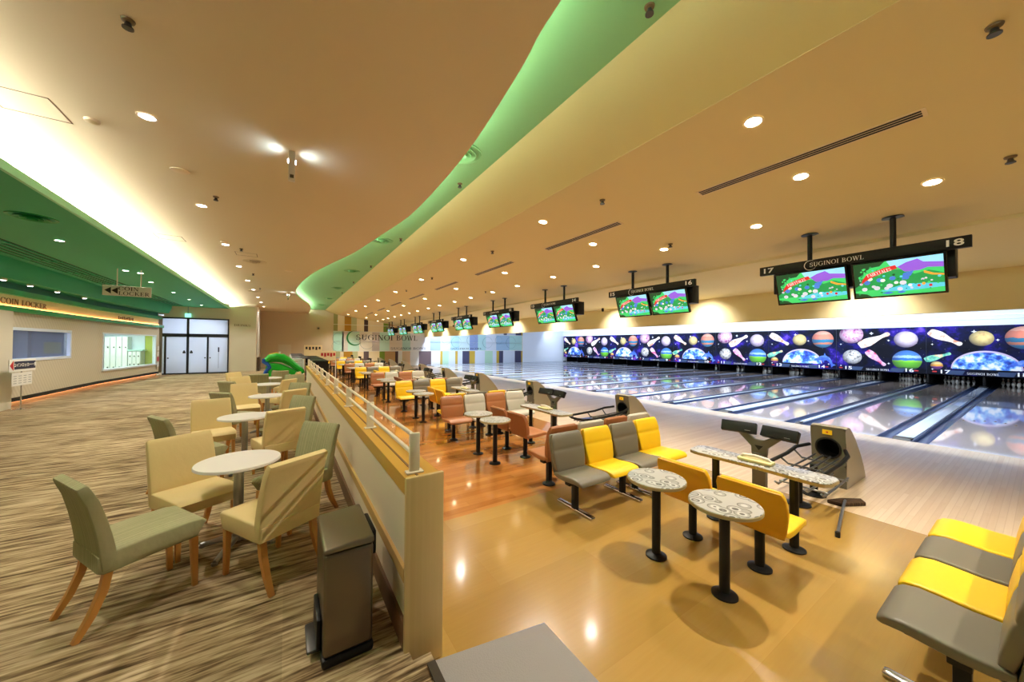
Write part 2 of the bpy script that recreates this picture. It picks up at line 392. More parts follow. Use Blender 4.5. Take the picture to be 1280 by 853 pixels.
def glyph(c):
    st = lambda x, w=TK: ln(x, 0, x, 1, w)+sf(x, 0, w)+sf(x, 1-SR, w)
    if c == 'I': return st(.2), .4
    if c == 'L': return st(.2)+hb(.2, .66, 0, .055)+[[(.6, 0), (.68, 0), (.68, .24), (.64, .24)]], .74
    if c == 'E': return st(.2)+hb(.2, .66, 0, .055)+hb(.2, .62, .945, .055)+hb(.2, .52, .49, .05)+[[(.61, 0), (.68, 0), (.68, .22), (.65, .22)], [(.58, 1), (.64, 1), (.64, .78), (.61, .78)], [(.5, .38), (.54, .38), (.54, .64), (.5, .64)]], .76
    if c == 'F': return st(.2)+hb(.2, .62, .945, .055)+hb(.2, .52, .49, .05)+[[(.57, 1), (.64, 1), (.64, .76), (.61, .76)], [(.5, .38), (.54, .38), (.54, .64), (.5, .64)]], .7
    if c == 'T': return ln(.36, 0, .36, 1, TK)+sf(.36, 0)+hb(.02, .7, .945, .055)+[[(.02, 1), (.08, 1), (.05, .74), (.02, .74)], [(.64, 1), (.7, 1), (.7, .74), (.67, .74)]], .74
    if c == 'N': return ln(.16, 0, .16, 1, TN)+sf(.16, 0, TN)+sf(.14, 1-SR, TN)+ln(.18, 1, .74, 0, .17)+ln(.76, 0, .76, 1, TN)+sf(.76, 1-SR, TN), .92
    if c == 'K': return st(.2)+ln(.28, .42, .7, 1, TN)+sf(.7, 1-SR, TN)+ln(.38, .58, .78, 0, .16)+sf(.76, 0, .12), .92
    if c == 'A': return ln(.1, 0, .4, 1, TN)+ln(.42, 1, .76, 0, .16)+hb(.2, .62, .3, .05)+sf(.1, 0, TN)+sf(.76, 0, .14), .88
    if c == 'Y': return ln(.1, 1, .4, .45, .15)+ln(.7, 1, .42, .45, TN)+ln(.41, 0, .41, .47, TK)+sf(.41, 0)+sf(.12, 1-SR, .12)+sf(.7, 1-SR, TN), .82
    if c == 'W': return ln(.12, 1, .36, 0, .15)+ln(.36, 0, .58, 1, TN)+ln(.56, 1, .82, 0, .15)+ln(.82, 0, 1.04, 1, TN)+sf(.12, 1-SR, .12)+sf(.54, 1-SR, .12)+sf(1.04, 1-SR, TN), 1.16
    if c == 'O': return arc(.48, .5, .46, .52, 0, 360, .16, .05, 28), .98
    if c == 'C': return arc(.48, .5, .46, .52, 48, 312, .16, .05, 22)+[[(.76, .86), (.82, 1.0), (.8, .68), (.77, .68)], [(.74, .12), (.8, .3), (.82, .22), (.78, .1)]], .9
    if c == 'G': return arc(.48, .5, .46, .52, 48, 318, .16, .05, 22)+[[(.76, .86), (.82, 1.0), (.8, .68), (.77, .68)]]+ln(.8, .08, .8, .46, .14)+hb(.66, .94, .42, SR), .98
    if c == 'D': return st(.2)+arc(.3, .5, .58, .5, -90, 90, .16, .055, 16), .94
    if c == 'B': return st(.2)+arc(.32, .755, .36, .25, -90, 90, .14, .05, 12)+arc(.34, .27, .42, .275, -90, 90, .15, .055, 12)+hb(.2, .34, .5, .05)+hb(.2, .34, .95, .05)+hb(.2, .36, 0, .05), .84
    if c == 'R': return st(.2)+arc(.32, .74, .38, .265, -90, 90, .14, .05, 12)+hb(.2, .34, .955, .045)+hb(.2, .34, .475, .045)+ln(.4, .5, .78, 0, .16)+sf(.78, 0, .1), .92
    if c == 'S': return arc(.36, .745, .29, .27, 35, 270, .13, .055, 14)+arc(.36, .265, .32, .285, -145, 90, .15, .06, 14)+[[(.56, .86), (.62, 1), (.6, .7), (.57, .7)], [(.06, .3), (.1, .3), (.1, .02), (.06, 0)]], .74
    if c == 'U': return ln(.2, .3, .2, 1, TK)+sf(.2, 1-SR)+ln(.72, .3, .72, 1, TN)+sf(.72, 1-SR, TN)+arc(.44, .32, .31, .34, 180, 360, .15, .06, 14), .9
    return [], .42
def serif(mb, text, h, T, depth=.006, fit=None, align='C', sx=1.0, first=1.0):
    polys = []; x = 0
    for i, ch in enumerate(text):
        g, adv = glyph(ch); k = first if (i == 0 or text[i-1] == ' ') else 1
        for p in g: polys.append([(x+px*k, py*k) for px, py in p])
        x += adv*k+.06
    s = h; kx = h*sx if not fit else fit/x
    off = -x*kx/2 if align == 'C' else 0
    for p in polys:
        mb.prism([(off+px*kx, py*s) for px, py in p], 0, depth, T)
    return x*kx
def crescent(mb, r, T, a0=60, a1=330, w=.13, depth=.006, n=26):
    for k in range(n):
        q = []
        for kk in (k, k+1):
            t = kk/n; a = math.radians(a0+(a1-a0)*t); ww = r*w*(.12+math.sin(pi*t)**.8); q.append((a, ww))
        p = [((r+ww*s_)*math.cos(a), (r+ww*s_)*math.sin(a)) for a, ww, s_ in ((q[0][0], q[0][1], .5), (q[1][0], q[1][1], .5), (q[1][0], q[1][1], -.5), (q[0][0], q[0][1], -.5))]
        mb.prism(p, 0, depth, T)

# ================================================================== SETTING
P = 3.392; YM = 3.298; ZC = .12; XF = 10.34
def yc(k): return 1.602+P*k
YFAR = 30.7
def slab_poly(name, pts, z0, z1, m, **kw): return struct(MB().prism(pts, z0, z1).build(name, m), **kw)
# floors
slab_poly('floor_carpet', [(-9, -4), (.70, -4), (.70, 1.9), (.60, 1.9), (.60, 14.1), (.75, 14.1), (.75, YFAR), (-9, YFAR)], .0, ZC, M['carpet'])
struct(box_obj('floor_tan', M['floor_tan'], .70, 5.32, -4, 3.45, -.1, 0))
struct(box_obj('floor_orange', M['floor_orange'], .60, 5.32, 3.45, YFAR, -.1, 0))
struct(box_obj('floor_approach', M['approach'], 5.32, XF, -4, YFAR, -.1, 0))
struct(box_obj('floor_pit', M['dark'], XF, 31, -4, YFAR, -.5, -.14))
# ramp mat between carpet and bowlers' floor
g = MB(); g.prism([(.70, .0), (1.458, .0), (1.458, .008), (.70, .125)], 1.0, -1.83, basis((1, 0, 0), (0, 0, 1), (0, -1, 0)))
r = g.build('ramp_mat', M['mat_grey']); tag(r, 'grey rubber ramp leading down from carpet to shiny tan floor', 'ramp')
n = MB().box(.655, .70, -1, 1.83, .118, .132).build('nosing', M['nosing'], r)
# half wall between carpet and bowlers
hw = struct(thing('wall_partition', None, None), 'long cream topped half wall dividing carpet from bowling floor', 'half wall')
MB().box(.59, .775, 1.99, 14.05, 0, 1.0).build('wall_core', M['white_wall'], hw)
MB().box(.572, .592, 1.99, 14.05, .995, 1.09).box(.592, .775, 1.99, 14.05, 1.0, 1.09).build('cap', M['cap_top'], hw)
MB().box(.57, .592, 1.99, 14.05, .50, .575).build('bump_rail', M['tan_strip'], hw)
MB().box(.57, .592, 1.99, 14.05, .12, .27).build('baseboard', M['baseboard'], hw)
MB().box(.57, .80, 1.962, 1.992, 0, 1.095).build('end_panel', M['wood_cap'], hw, .012)
MB().box(.64, .652, 1.992, 14.05, 1.0895, 1.0935).build('groove', M['baseboard'], hw)

# concourse ceiling with its wavy edge
edge = [(1.42, -4), (1.45, 0), (1.54, 1.78), (1.653, 2.47), (1.80, 3.6), (1.86, 4.7), (1.87, 6.0), (1.80, 6.9), (1.67, 7.85), (1.44, 9.6), (1.13, 11.1), (.74, 13.1), (.45, 15.6), (.33, 18.0), (.40, 19.6), (.58, 21.0), (.86, 22.6), (1.10, 23.9), (1.30, 26.2), (1.36, 28), (1.4, YFAR)]
def smooth_path(pts, n=5):
    out = []
    for i in range(len(pts)-1):
        p0 = pts[max(0, i-1)]; p1 = pts[i]; p2 = pts[i+1]; p3 = pts[min(len(pts)-1, i+2)]
        for k in range(n):
            t = k/n; out.append(tuple(.5*((2*p1[d])+(-p0[d]+p2[d])*t+(2*p0[d]-5*p1[d]+4*p2[d]-p3[d])*t*t+(-p0[d]+3*p1[d]-3*p2[d]+p3[d])*t**3) for d in (0, 1)))
    return out+[pts[-1]]
edge = smooth_path(edge)
slab_poly('ceiling', [(-4.4, -4)]+edge+[(-4.4, YFAR)], 4.2, 4.25, M['paint'])
struct(box_obj('ceiling_recess', M['green_recess'], -1.2, 2.52, -4, YFAR, 4.5, 4.56))
struct(MB().box(-1.25, -1.2, -4, YFAR, 4.25, 4.56).build('trim_1', M['white']))
# cove tube lying on the concourse ceiling along the wavy edge
tp = [(x-.16, y, 4.285) for x, y in edge]
tag(MB().tube(tp, .012, 6).build('cove_tube', M['tube_rec']), 'light strip hidden along the wavy ceiling edge', 'cove light')
# cream sloping beam face and bowling ceiling
def sheet(name, prof, y0, y1, m, th=.05):
    g = MB(); n = len(prof); v = []
    for x, z in prof: v += [(x, y0, z), (x, y1, z), (x, y0, z+th), (x, y1, z+th)]
    f = []
    for i in range(n-1):
        a, b = 4*i, 4*i+4; f += [(a, a+1, b+1, b), (a+2, b+2, b+3, a+3), (a, b, b+2, a+2), (a+1, a+3, b+3, b+1)]
    f += [(0, 2, 3, 1), (4*n-4, 4*n-3, 4*n-1, 4*n-2)]
    return struct(g.add(v, f).build(name, m))
sheet('ceiling_beam', [(2.5, 4.5), (2.7, 4.405), (2.95, 4.315), (3.2, 4.235), (3.41, 4.175)], -4, YFAR, M['paint_cream'])
cz = lambda x: 4.665-.145*x
sheet('ceiling_bowling', [(3.41, cz(3.41)), (7.7, cz(7.7)), (7.72, 3.50), (10.5, 3.26)], -4, YFAR, M['paint_r'])
struct(box_obj('ceiling_fascia', M['paint_r'], 10.5, 10.62, -4, YFAR, 2.525, 3.32))
struct(box_obj('ceiling_lanes', M['lane_white'], 10.62, 31, -4, YFAR, 3.62, 3.7))
struct(box_obj('wall_mask', M['lane_white'], 27.0, 27.1, -4, YFAR, 2.9, 3.62))
struct(MB().box(26.94, 27.0, -4, YFAR, 3.17, 3.2).box(26.9, 27.0, -4, YFAR, 3.36, 3.40).build('trim_2', M['capping']))
struct(box_obj('wall_pit', M['dark'], 30.4, 30.5, -4, YFAR, -.14, 3.6))
# walls at the far end
struct(box_obj('wall_far', M['wall_beige'], -9, 3.1, YFAR, YFAR+.15, 0, 4.6))
struct(box_obj('wall_far_lanes', M['lane_white'], 21.3, 31, YFAR, YFAR+.15, -.14, 3.7))
# patterned wall: coloured upright strips, one mesh
cols = dict(cream=(236, 220, 184), olive=(150, 150, 92), sage=(184, 186, 140), gold=(178, 128, 30), brown=(66, 42, 40), plum=(96, 78, 84), mint=(170, 206, 184), white=(226, 226, 226), green=(112, 140, 40), tan=(170, 132, 84), slate=(62, 62, 92), pale=(204, 214, 230), ochre=(186, 156, 54), door=(206, 178, 146))
keys = list(cols); cm = [mat('strip_'+k, cols[k], .6) for k in keys]
low = [(3.1, 'sage'), (3.6, 'cream'), (3.85, 'gold'), (4.5, 'sage'), (4.9, 'cream'), (5.35, 'plum'), (5.75, 'cream'), (6.6, 'green'), (7.03, 'tan'), (7.9, 'brown'), (8.15, 'white'), (8.5, 'door'), (9.2, 'white'), (9.98, 'plum'), (11.13, 'white'), (12.0, 'ochre'), (12.22, 'mint'), (12.83, 'pale'), (13.5, 'ochre'), (13.75, 'pale'), (14.25, 'slate'), (15.0, 'ochre'), (15.6, 'pale'), (16.7, 'mint'), (17.6, 'pale'), (18.05, 'ochre'), (18.36, 'slate'), (18.86, 'pale'), (20.3, 'slate'), (21.12, 'ochre'), (21.3, None)]
upp = [(3.1, 'olive'), (3.4, 'cream'), (3.89, 'gold'), (4.38, 'sage'), (4.8, 'cream'), (5.36, 'brown'), (5.67, 'cream'), (6.9, 'green'), (7.3, 'tan'), (9.0, 'cream'), (10.3, 'mint'), (11.0, 'pale'), (13, 'mint'), (13.6, 'pale'), (15.0, 'ochre'), (15.4, 'pale'), (18.9, 'slate'), (19.3, 'pale'), (20.4, 'slate'), (21.12, 'ochre'), (21.3, None)]
g = MB()
for tab, z0, z1 in ((low, -.14, 1.27), (upp, 2.88, 4.3)):
    for (x0, c), (x1, _) in zip(tab, tab[1:]):
        g.m = keys.index(c); g.box(x0, x1, YFAR, YFAR+.15, z0, z1)
g.m = keys.index('cream'); g.box(3.1, 21.3, YFAR+.02, YFAR+.15, 1.27, 2.88)
struct(g.build('wall_far_strips', cm))
g = MB()
for z in (1.26, 2.05, 2.86): g.box(3.1, 21.3, YFAR-.02, YFAR+.02, z, z+.035)
for z in (3.4,): g.box(3.1, 9.8, YFAR-.015, YFAR+.01, z, z+.03)
for x in (3.72,): g.box(x, x+.12, YFAR-.02, YFAR+.02, 1.27, 2.86)
struct(g.build('trim_3', M['white']))
# printed band with the alley's name
band = thing('name_mural', 'pale green printed wall band with crescent and the lettering SUGINOI BOWL', 'mural', (0, YFAR, 0))
bc = [(150, 206, 184), (190, 180, 170), (168, 212, 190), (226, 214, 190), (178, 160, 150), (172, 214, 194), (214, 196, 168), (150, 196, 176), (214, 216, 220), (120, 150, 200), (190, 206, 230), (140, 190, 216), (176, 206, 214), (96, 120, 176), (150, 200, 206), (196, 208, 226), (130, 170, 206), (150, 204, 200)]
bm_ = [mat('band_tint', tuple(int(v+(255-v)*.22) for v in c), .5) for c in bc]
g = MB(); bx = [3.1, 3.72, 4.15, 5.0, 6.0, 6.6, 7.4, 8.5, 9.2, 11.0, 12.0, 13.0, 13.9, 15.0, 15.9, 16.8, 18.0, 19.6, 21.2]
for i in range(18):
    g.m = i; g.box(bx[i], bx[i+1], -.02, -.001, 1.3, 2.86)
g.build('print', bm_, band)
g = MB(); serif(g, 'SUGINOI', .44, face_negY((4.74, -.02, 2.2)), fit=2.98, align='L', depth=.012); serif(g, 'BOWL', .44, face_negY((7.97, -.02, 2.2)), fit=1.88, align='L', depth=.012); g.build('lettering', M['ink'], band)
g = MB(); crescent(g, .58, face_negY((4.68, -.02, 2.36)), 95, 320, .2, .012); g.build('crescent', mat('crescent_green', (20, 120, 60), .5), band)
g = MB(); serif(g, 'SUGINOI BOWL', .2, face_negY((7.5, -.022, 1.4)), fit=3.2, align='L', depth=.012); serif(g, 'SUGINOI BOWL', .17, face_negY((13.0, -.022, 1.4)), fit=3.4, align='L', depth=.012); g.build('small_lettering', M['navy'], band)
g = MB()
for x, z, q in ((3.5, 2.3, .45), (3.4, 1.7, .4), (5.6, 2.0, .55), (12.6, 2.35, .45), (13.6, 2.1, .5), (15.2, 2.3, .5), (17.0, 2.1, .55), (18.3, 2.35, .4), (19.8, 2.1, .6)):
    crescent(g, q, face_negY((x, -.021, z)), 10, 350, .035, .01)
g.build('ring_pattern', mat('ring_teal', (70, 120, 130), .5), band)

# concourse side: green soffit, facade, locker windows, doors
struct(box_obj('ceiling_soffit', M['green'], -6.6, -2.84, -4, 26.2, 3.89, 3.93))
struct(box_obj('trim_4', M['green_pale'], -2.86, -2.82, -4, 26.2, 3.885, 4.0))
struct(MB().box(-4.4, -4.35, -4, YFAR, 3.93, 4.25).build('trim_5', M['white']))
tag(MB().tube([(-3.08, -4, 3.965), (-3.08, 26.1, 3.965)], .02, 8).build('cove_tube', M['tube']), 'bright light strip hidden above the green soffit edge', 'cove light')
g = MB()   # louvre slot
for i in range(5):
    x = -4.78-.15*i; g.box(x-.045, x, 4, 25.6, 3.862, 3.888)
for y in range(5, 26, 2): g.box(-5.45, -4.76, y+.5, y+.54, 3.858, 3.889)
tag(g.build('louvre_grille', M['green']), 'long dark green slatted air grille in the green soffit', 'grille')
struct(box_obj('trim_6', M['dark'], -5.47, -4.74, 4, 25.6, 3.8885, 3.8895))
d2 = Vector((.48, 5.5, 0)).normalized(); n2 = Vector((d2.y, -d2.x, 0))
T1 = basis((0, 1, 0), (0, 0, 1), (1, 0, 0), (-6.1, 0, 0))          # local x = along wall (Y), y = up, z = towards hall
T2 = basis(d2, (0, 0, 1), n2, (-6.1, 19.9, 0))
def band_boxes(g, z0, z1, d0, d1, ends=(12.5, 5.52)):
    g.box(ends[0], 19.9, z0, z1, d0, d1, T1); g.box(0, ends[1], z0, z1, d0, d1, T2)
g = MB()
g.box(12.5, 14.78, .25, 2.66, -.12, 0, T1); g.box(17.85, 19.9, .25, 2.66, -.12, 0, T1); g.box(14.78, 17.85, .25, 1.37, -.12, 0, T1); g.box(14.78, 17.85, 2.2, 2.66, -.12, 0, T1)
g.box(0, .35, .25, 2.66, -.12, 0, T2); g.box(5.12, 5.52, .25, 2.66, -.12, 0, T2); g.box(.35, 5.12, .25, .76, -.12, 0, T2); g.box(.35, 5.12, 2.22, 2.66, -.12, 0, T2)
struct(g.build('wall_left', M['wallpaper']))
g = MB(); band_boxes(g, .25, .36, 0, .012); struct(g.build('baseboard_left', M['black']))
g = MB(); band_boxes(g, .0, .26, -.2, -.1); struct(g.build('trim_7', M['wall_drinks']))
g = MB(); band_boxes(g, .232, .249, -.075, -.045); tag(g.build('toe_light', M['tube_toe']), 'orange light strip under the wallpapered counter wall', 'strip light')
struct(box_obj('wall_left_rear', M['wall_drinks'], -6.3, -6.2, -4, 12.1, ZC, 3.9))
struct(MB().box(12.0, 14.62, .12, 2.66, 0, .14, T1).build('wall_pillar', M['wall_drinks']))
g = MB(); band_boxes(g, 2.65, 2.775, -.1, .16, (12, 5.62)); struct(g.build('trim_8', M['green_lip']))
g = MB(); band_boxes(g, 2.775, 3.09, -.1, -.02); struct(g.build('trim_9', M['sign_cream']))
g = MB(); band_boxes(g, 3.09, 3.23, -.1, .1, (12, 5.58)); struct(g.build('trim_10', M['green_lip']))
g = MB(); band_boxes(g, 3.23, 3.44, -.1, -.05); struct(g.build('trim_11', M['teal']))
g = MB()
for T, a, b in ((T1, 12, 19.9), (T2, 0, 5.6)):
    g.add([(a, 3.43, -.1), (b, 3.43, -.1), (b, 3.43, .34), (a, 3.43, .34), (a, 3.72, .46), (b, 3.72, .46), (b, 3.89, .46), (a, 3.89, .46), (a, 3.89, -.1), (b, 3.89, -.1)], [(0, 1, 2, 3), (3, 2, 5, 4), (4, 5, 6, 7), (8, 9, 1, 0), (7, 6, 9, 8)], T)
struct(g.build('trim_12', M['green']))
g = MB(); g.box(12, 19.9, 2.785, 2.80, .0, .03, T1); g.box(0, 5.4, 2.785, 2.80, .0, .03, T2); tag(g.build('sign_light', M['tube_warm']), 'warm light strip in the green edged sign band above the lockers', 'strip light')
g = MB(); serif(g, 'COIN LOCKER', .15, face_posX((-6.115, 15.5, 2.85)), fit=2.05, depth=.01); tag(g.build('sign_lettering', M['ink_brown']), 'bronze COIN LOCKER lettering on the lit band above office window', 'sign')
g = MB()
for i in range(9): g.box(1.5+.15*i, 1.56+.15*i, 2.85+.02*(i % 2), 2.98-.015*((i*2) % 3), -.015, .0, T2); g.box(1.5+.15*i, 1.6+.15*i, 2.85+.05*(i % 3), 2.872+.05*(i % 3), -.015, .0, T2)
tag(g.build('sign_lettering', M['ink_brown']), 'small bronze lettering on the lit band above the locker window', 'sign')
# office window and locker window
w = struct(thing('window_1', None, None))
g = MB(); f = .05
g.box(14.78-f, 17.85+f, 1.37-f, 1.37+.03, -.05, .03, T1); g.box(14.78-f, 17.85+f, 2.17, 2.2+f, -.05, .03, T1); g.box(14.78-f, 14.81, 1.37, 2.2, -.05, .03, T1); g.box(17.82, 17.85+f, 1.37, 2.2, -.05, .03, T1)
g.build('window_frame', M['lane_white'], w); MB().box(14.8, 17.83, 1.4, 2.18, -.06, -.05, T1).build('pane', M['glass_grey'], w)
w = struct(thing('window_2', None, None))
g = MB(); g.box(.35-f, 5.12+f, .72, .79, -.12, .06, T2); g.box(.35-f, 5.12+f, 2.2, 2.25, -.1, .02, T2); g.box(.33, .38, .76, 2.22, -.1, .02, T2); g.box(5.09, 5.14, .76, 2.22, -.1, .02, T2)
g.build('window_frame', M['lane_white'], w); MB().box(.38, 5.1, .79, 2.2, -.06, -.05, T2).build('pane', M['glass'], w)
# rooms behind the panes
g = MB(); g.box(12.5, 19.7, .12, 2.6, -2.9, -2.85, T1); g.box(12.5, 12.55, .12, 2.6, -2.85, -.12, T1); g.box(19.65, 19.7, .12, 2.6, -2.85, -.12, T1); g.box(12.5, 19.7, 2.6, 2.65, -2.9, -.1, T1)
struct(g.build('wall_office', mat('office_wall', (150, 156, 176), .7)))
T4 = T1 @ basis((0, 0, 1), (0, 1, 0), (-1, 0, 0), (19.64, 0, 0))
o = tag(MB().box(-1.75, -1.5, .12, 2.3, .0, .2, T4).build('office_column', mat('office_grey', (176, 180, 190), .6)), 'pale grey column seen through the office window', 'column')
o = tag(MB().box(-1.2, -.8, 1.45, 1.85, .0, .03, T4).build('framed_notice', mat('notice_yellow', (196, 190, 130), .6)), 'pale yellow framed notice on the wall inside the office window', 'notice')
MB().box(-1.22, -.78, 1.43, 1.45, .0, .04, T4).box(-1.22, -.78, 1.85, 1.87, .0, .04, T4).box(-1.22, -1.2, 1.43, 1.87, .0, .04, T4).box(-.8, -.78, 1.43, 1.87, .0, .04, T4).build('frame', M['steel'], o)
o = tag(MB().prism([(-2.2, .9), (-1.8, .9), (-1.84, 1.4), (-2.0, 1.56), (-2.16, 1.6)], .3, .7, T4).build('office_chair', mat('office_dark', (60, 76, 84), .6)), 'dark green chair back seen through the office window', 'chair')
g = MB(); g.box(.1, 5.5, .12, 2.5, -2.0, -1.95, T2); g.box(.1, 5.5, 2.5, 2.55, -2.0, -.1, T2); g.box(.05, .1, .12, 2.5, -2, -.12, T2)
struct(g.build('wall_locker_room', M['lane_white']))
struct(MB().box(5.45, 5.5, .12, 2.5, -2.0, -.12, T2).build('wall_locker_end', M['locker_wall']))
T3 = T2 @ basis((0, 0, 1), (0, 1, 0), (-1, 0, 0), (5.43, 0, 0))
def locker(x, wd, z1, nd, lab):
    o = thing('locker', lab, 'locker', group='coin lockers behind the window')
    MB().box(x, x+wd-.008, ZC, z1, .02, .45, T3).build('locker_body', M['locker'], o)
    for k in range(nd):
        a = ZC+.05+(z1-ZC-.06)*k/nd; b = ZC+.05+(z1-ZC-.06)*(k+1)/nd-.02
        dd = MB().box(x+.015, x+wd-.023, a, b, .45, .465, T3).build('locker_door', M['white'], o)
        MB().box(x+wd-.09, x+wd-.05, (a+b)/2-.05, (a+b)/2+.02, .465, .48, T3).build('lock', M['black'], dd)
for a in ((-1.78, .195, 2.15, 2, 'tall white locker column farthest inside the locker window'), (-1.575, .195, 2.15, 2, 'second tall white locker column inside the locker window'), (-1.37, .195, 2.15, 2, 'third tall white locker column inside the locker window'), (-1.165, .195, 2.15, 2, 'fourth tall white locker column, next to the short lockers'), (-.95, .145, 1.42, 3, 'short white locker column next to the tall ones'), (-.8, .145, 1.42, 3, 'middle white locker column of the short run'), (-.65, .145, 1.42, 3, 'short white locker column nearest the lime wall')): locker(*a)
o = tag(MB().box(-.955, -.42, 1.45, 1.5, .02, .5, T3).build('locker_shelf', mat('mint_shelf', (180, 226, 214), .4)), 'mint shelf above the short lockers inside the locker window', 'shelf')
struct(MB().box(-2, -.5, ZC, 2.5, -.01, .015, T3).build('wall_locker_back', M['lane_white']))
area_light('locker_room_light', tuple(T2 @ Vector((2.7, 2.48, -1.0))), .4, 3.5, 90, (.92, 1, .95), (0, 0, -1))
area_light('office_light', tuple(T1 @ Vector((16.2, 2.55, -1.0))), .4, 2.5, 150, (.8, .9, 1), (0, 0, -1))
# entrance wall with black framed frosted doors
struct(MB().box(-5.62, -2.84, 26.2, 26.35, 3.27, 3.93).box(-2.84, -1.55, 26.2, 26.35, ZC, 4.25).build('wall_entrance', M['wall_drinks']))
struct(box_obj('wall_recess', M['wall_beige'], -1.65, -1.55, 26.35, YFAR, ZC, 4.25))
struct(box_obj('trim_13', M['white'], -1.55, -1.50, 26.7, 26.95, 1.0, 4.1)); struct(box_obj('trim_14', M['white'], -1.55, -1.50, 28.1, 28.4, 1.0, 4.1))
def m_translucent(name, rgb):
    m = bpy.data.materials.new(name); m.use_nodes = True; nt = m.node_tree; nt.nodes.clear()
    o = nt.nodes.new('ShaderNodeOutputMaterial'); mx = nt.nodes.new('ShaderNodeMixShader'); tr = nt.nodes.new('ShaderNodeBsdfTranslucent'); gl = nt.nodes.new('ShaderNodeBsdfPrincipled')
    tr.inputs[0].default_value = (*lin(rgb), 1); gl.inputs['Base Color'].default_value = (*lin(rgb), 1); gl.inputs['Roughness'].default_value = .25
    mx.inputs[0].default_value = .5; nt.links.new(tr.outputs[0], mx.inputs[1]); nt.links.new(gl.outputs[0], mx.inputs[2]); nt.links.new(mx.outputs[0], o.inputs[0]); return m
M['frost'] = m_translucent('frosted_door_film', (222, 228, 240))
fr = struct(thing('door_1', None, None), 'black framed frosted entrance doors with transom', 'doors')
g = MB()
for x0, x1, z0, z1 in ((-5.66, -2.84, 3.2, 3.27), (-5.66, -2.84, 2.2, 2.38), (-5.66, -2.84, .12, .19), (-2.9, -2.84, .12, 3.27), (-4.68, -4.58, .12, 3.27), (-3.82, -3.74, .12, 2.2), (-5.58, -5.50, .12, 2.2)): g.box(x0, x1, 26.16, 26.24, z0, z1)
g.build('door_frame', M['dark_frame'], fr)
for nm, x0, x1, z0, z1 in (('transom_pane', -5.66, -4.68, 2.38, 3.2), ('transom_pane', -4.58, -2.9, 2.38, 3.2), ('side_pane', -5.66, -5.58, .19, 2.2), ('door_leaf', -5.50, -4.68, .19, 2.2), ('door_leaf', -4.58, -3.82, .19, 2.2), ('door_leaf', -3.74, -2.9, .19, 2.2)):
    q = MB().box(x0, x1, 26.19, 26.2, z0, z1).build(nm, M['frost'], fr)
    if nm == 'door_leaf':
        xm = x1-.1 if x0 < -5 else x0+.1
        if x0 < -3.8: MB().box(xm-.06, xm+.06, 26.18, 26.19, 1.28, 1.38).box(xm-.03, xm+.03, 26.18, 26.19, 1.38, 1.44).build('door_mark', M['ink'], q)
        xk = x0+.07 if (x0 < -5 or x0 > -3.8) else x1-.07
        MB().lathe([(.03, 0), (.035, .03), (.02, .05)], n=12, T=face_negY((xk, 26.19, 1.02))).build('door_knob', M['black'], q)
        if x0 > -3.8: MB().box(-3.33, -3.27, 26.18, 26.19, 1.35, 1.62).box(-3.305, -3.295, 26.18, 26.19, .4, 1.35).build('door_sign', M['navy'], q)
area_light('porch_light', (-4.3, 27.6, 3.0), 2.6, .5, 260, (.86, .92, 1), (0, -1, -.35))
struct(MB().box(-5.9, -2.7, 28.4, 28.5, .1, 3.4).box(-5.9, -2.7, 26.36, 28.5, 3.4, 3.45).build('wall_porch', mat('porch_wall', (200, 206, 220), .7)))
struct(MB().box(-3.1, -2.86, 26.5, 28.3, .12, 3.2).build('wall_porch_olive', mat('porch_olive', (128, 122, 60), .7)))
e = tag(MB().box(-4.74, -4.50, 26.05, 26.1, 3.3, 3.5).build('exit_sign', M['exit']), 'small lit green exit sign above the frosted doors', 'exit sign')
MB().box(-4.64, -4.6, 26.07, 26.09, 3.5, 3.89).build('hanger', M['steel'], e)
g = MB(); serif(g, 'DRINKS', .12, face_negY((-2.22, 26.2, 2.88)), fit=.8, depth=.02); tag(g.build('sign_lettering', M['ink_brown']), 'DRINKS lettering on the pale beige wall', 'sign')
struct(box_obj('baseboard_drinks', M['wall_beige'], -2.84, -1.53, 26.18, 26.2, ZC, ZC+.1))
o = thing('notice_board', 'narrow notice rack with papers at the end of the locker wall', 'notice rack')
T = T2 @ Matrix.Translation((5.3, 0, .01)); MB().box(-.12, .12, .5, 1.75, 0, .03, T).build('board', M['wall_drinks'], o)
for k in range(4): MB().box(-.1, .1, .62+.28*k, .84+.28*k, .03, .04, T).build('leaflet', M['paper'] if k != 1 else M['red'], o)
# lamps over lanes and masks (tubes on the lane ceiling behind the fascia)
for k in range(9):
    y = yc(k)
    area_light('lane_tube_light', (11.0, y, 3.55), .25, 3.0, L_LANE, COOL, (.75, 0, -1))
    area_light('mask_tube_light', (24.3, y, 3.57), .25, 3.0, L_MASK, COOL, (.75, 0, -.6))
g = MB()

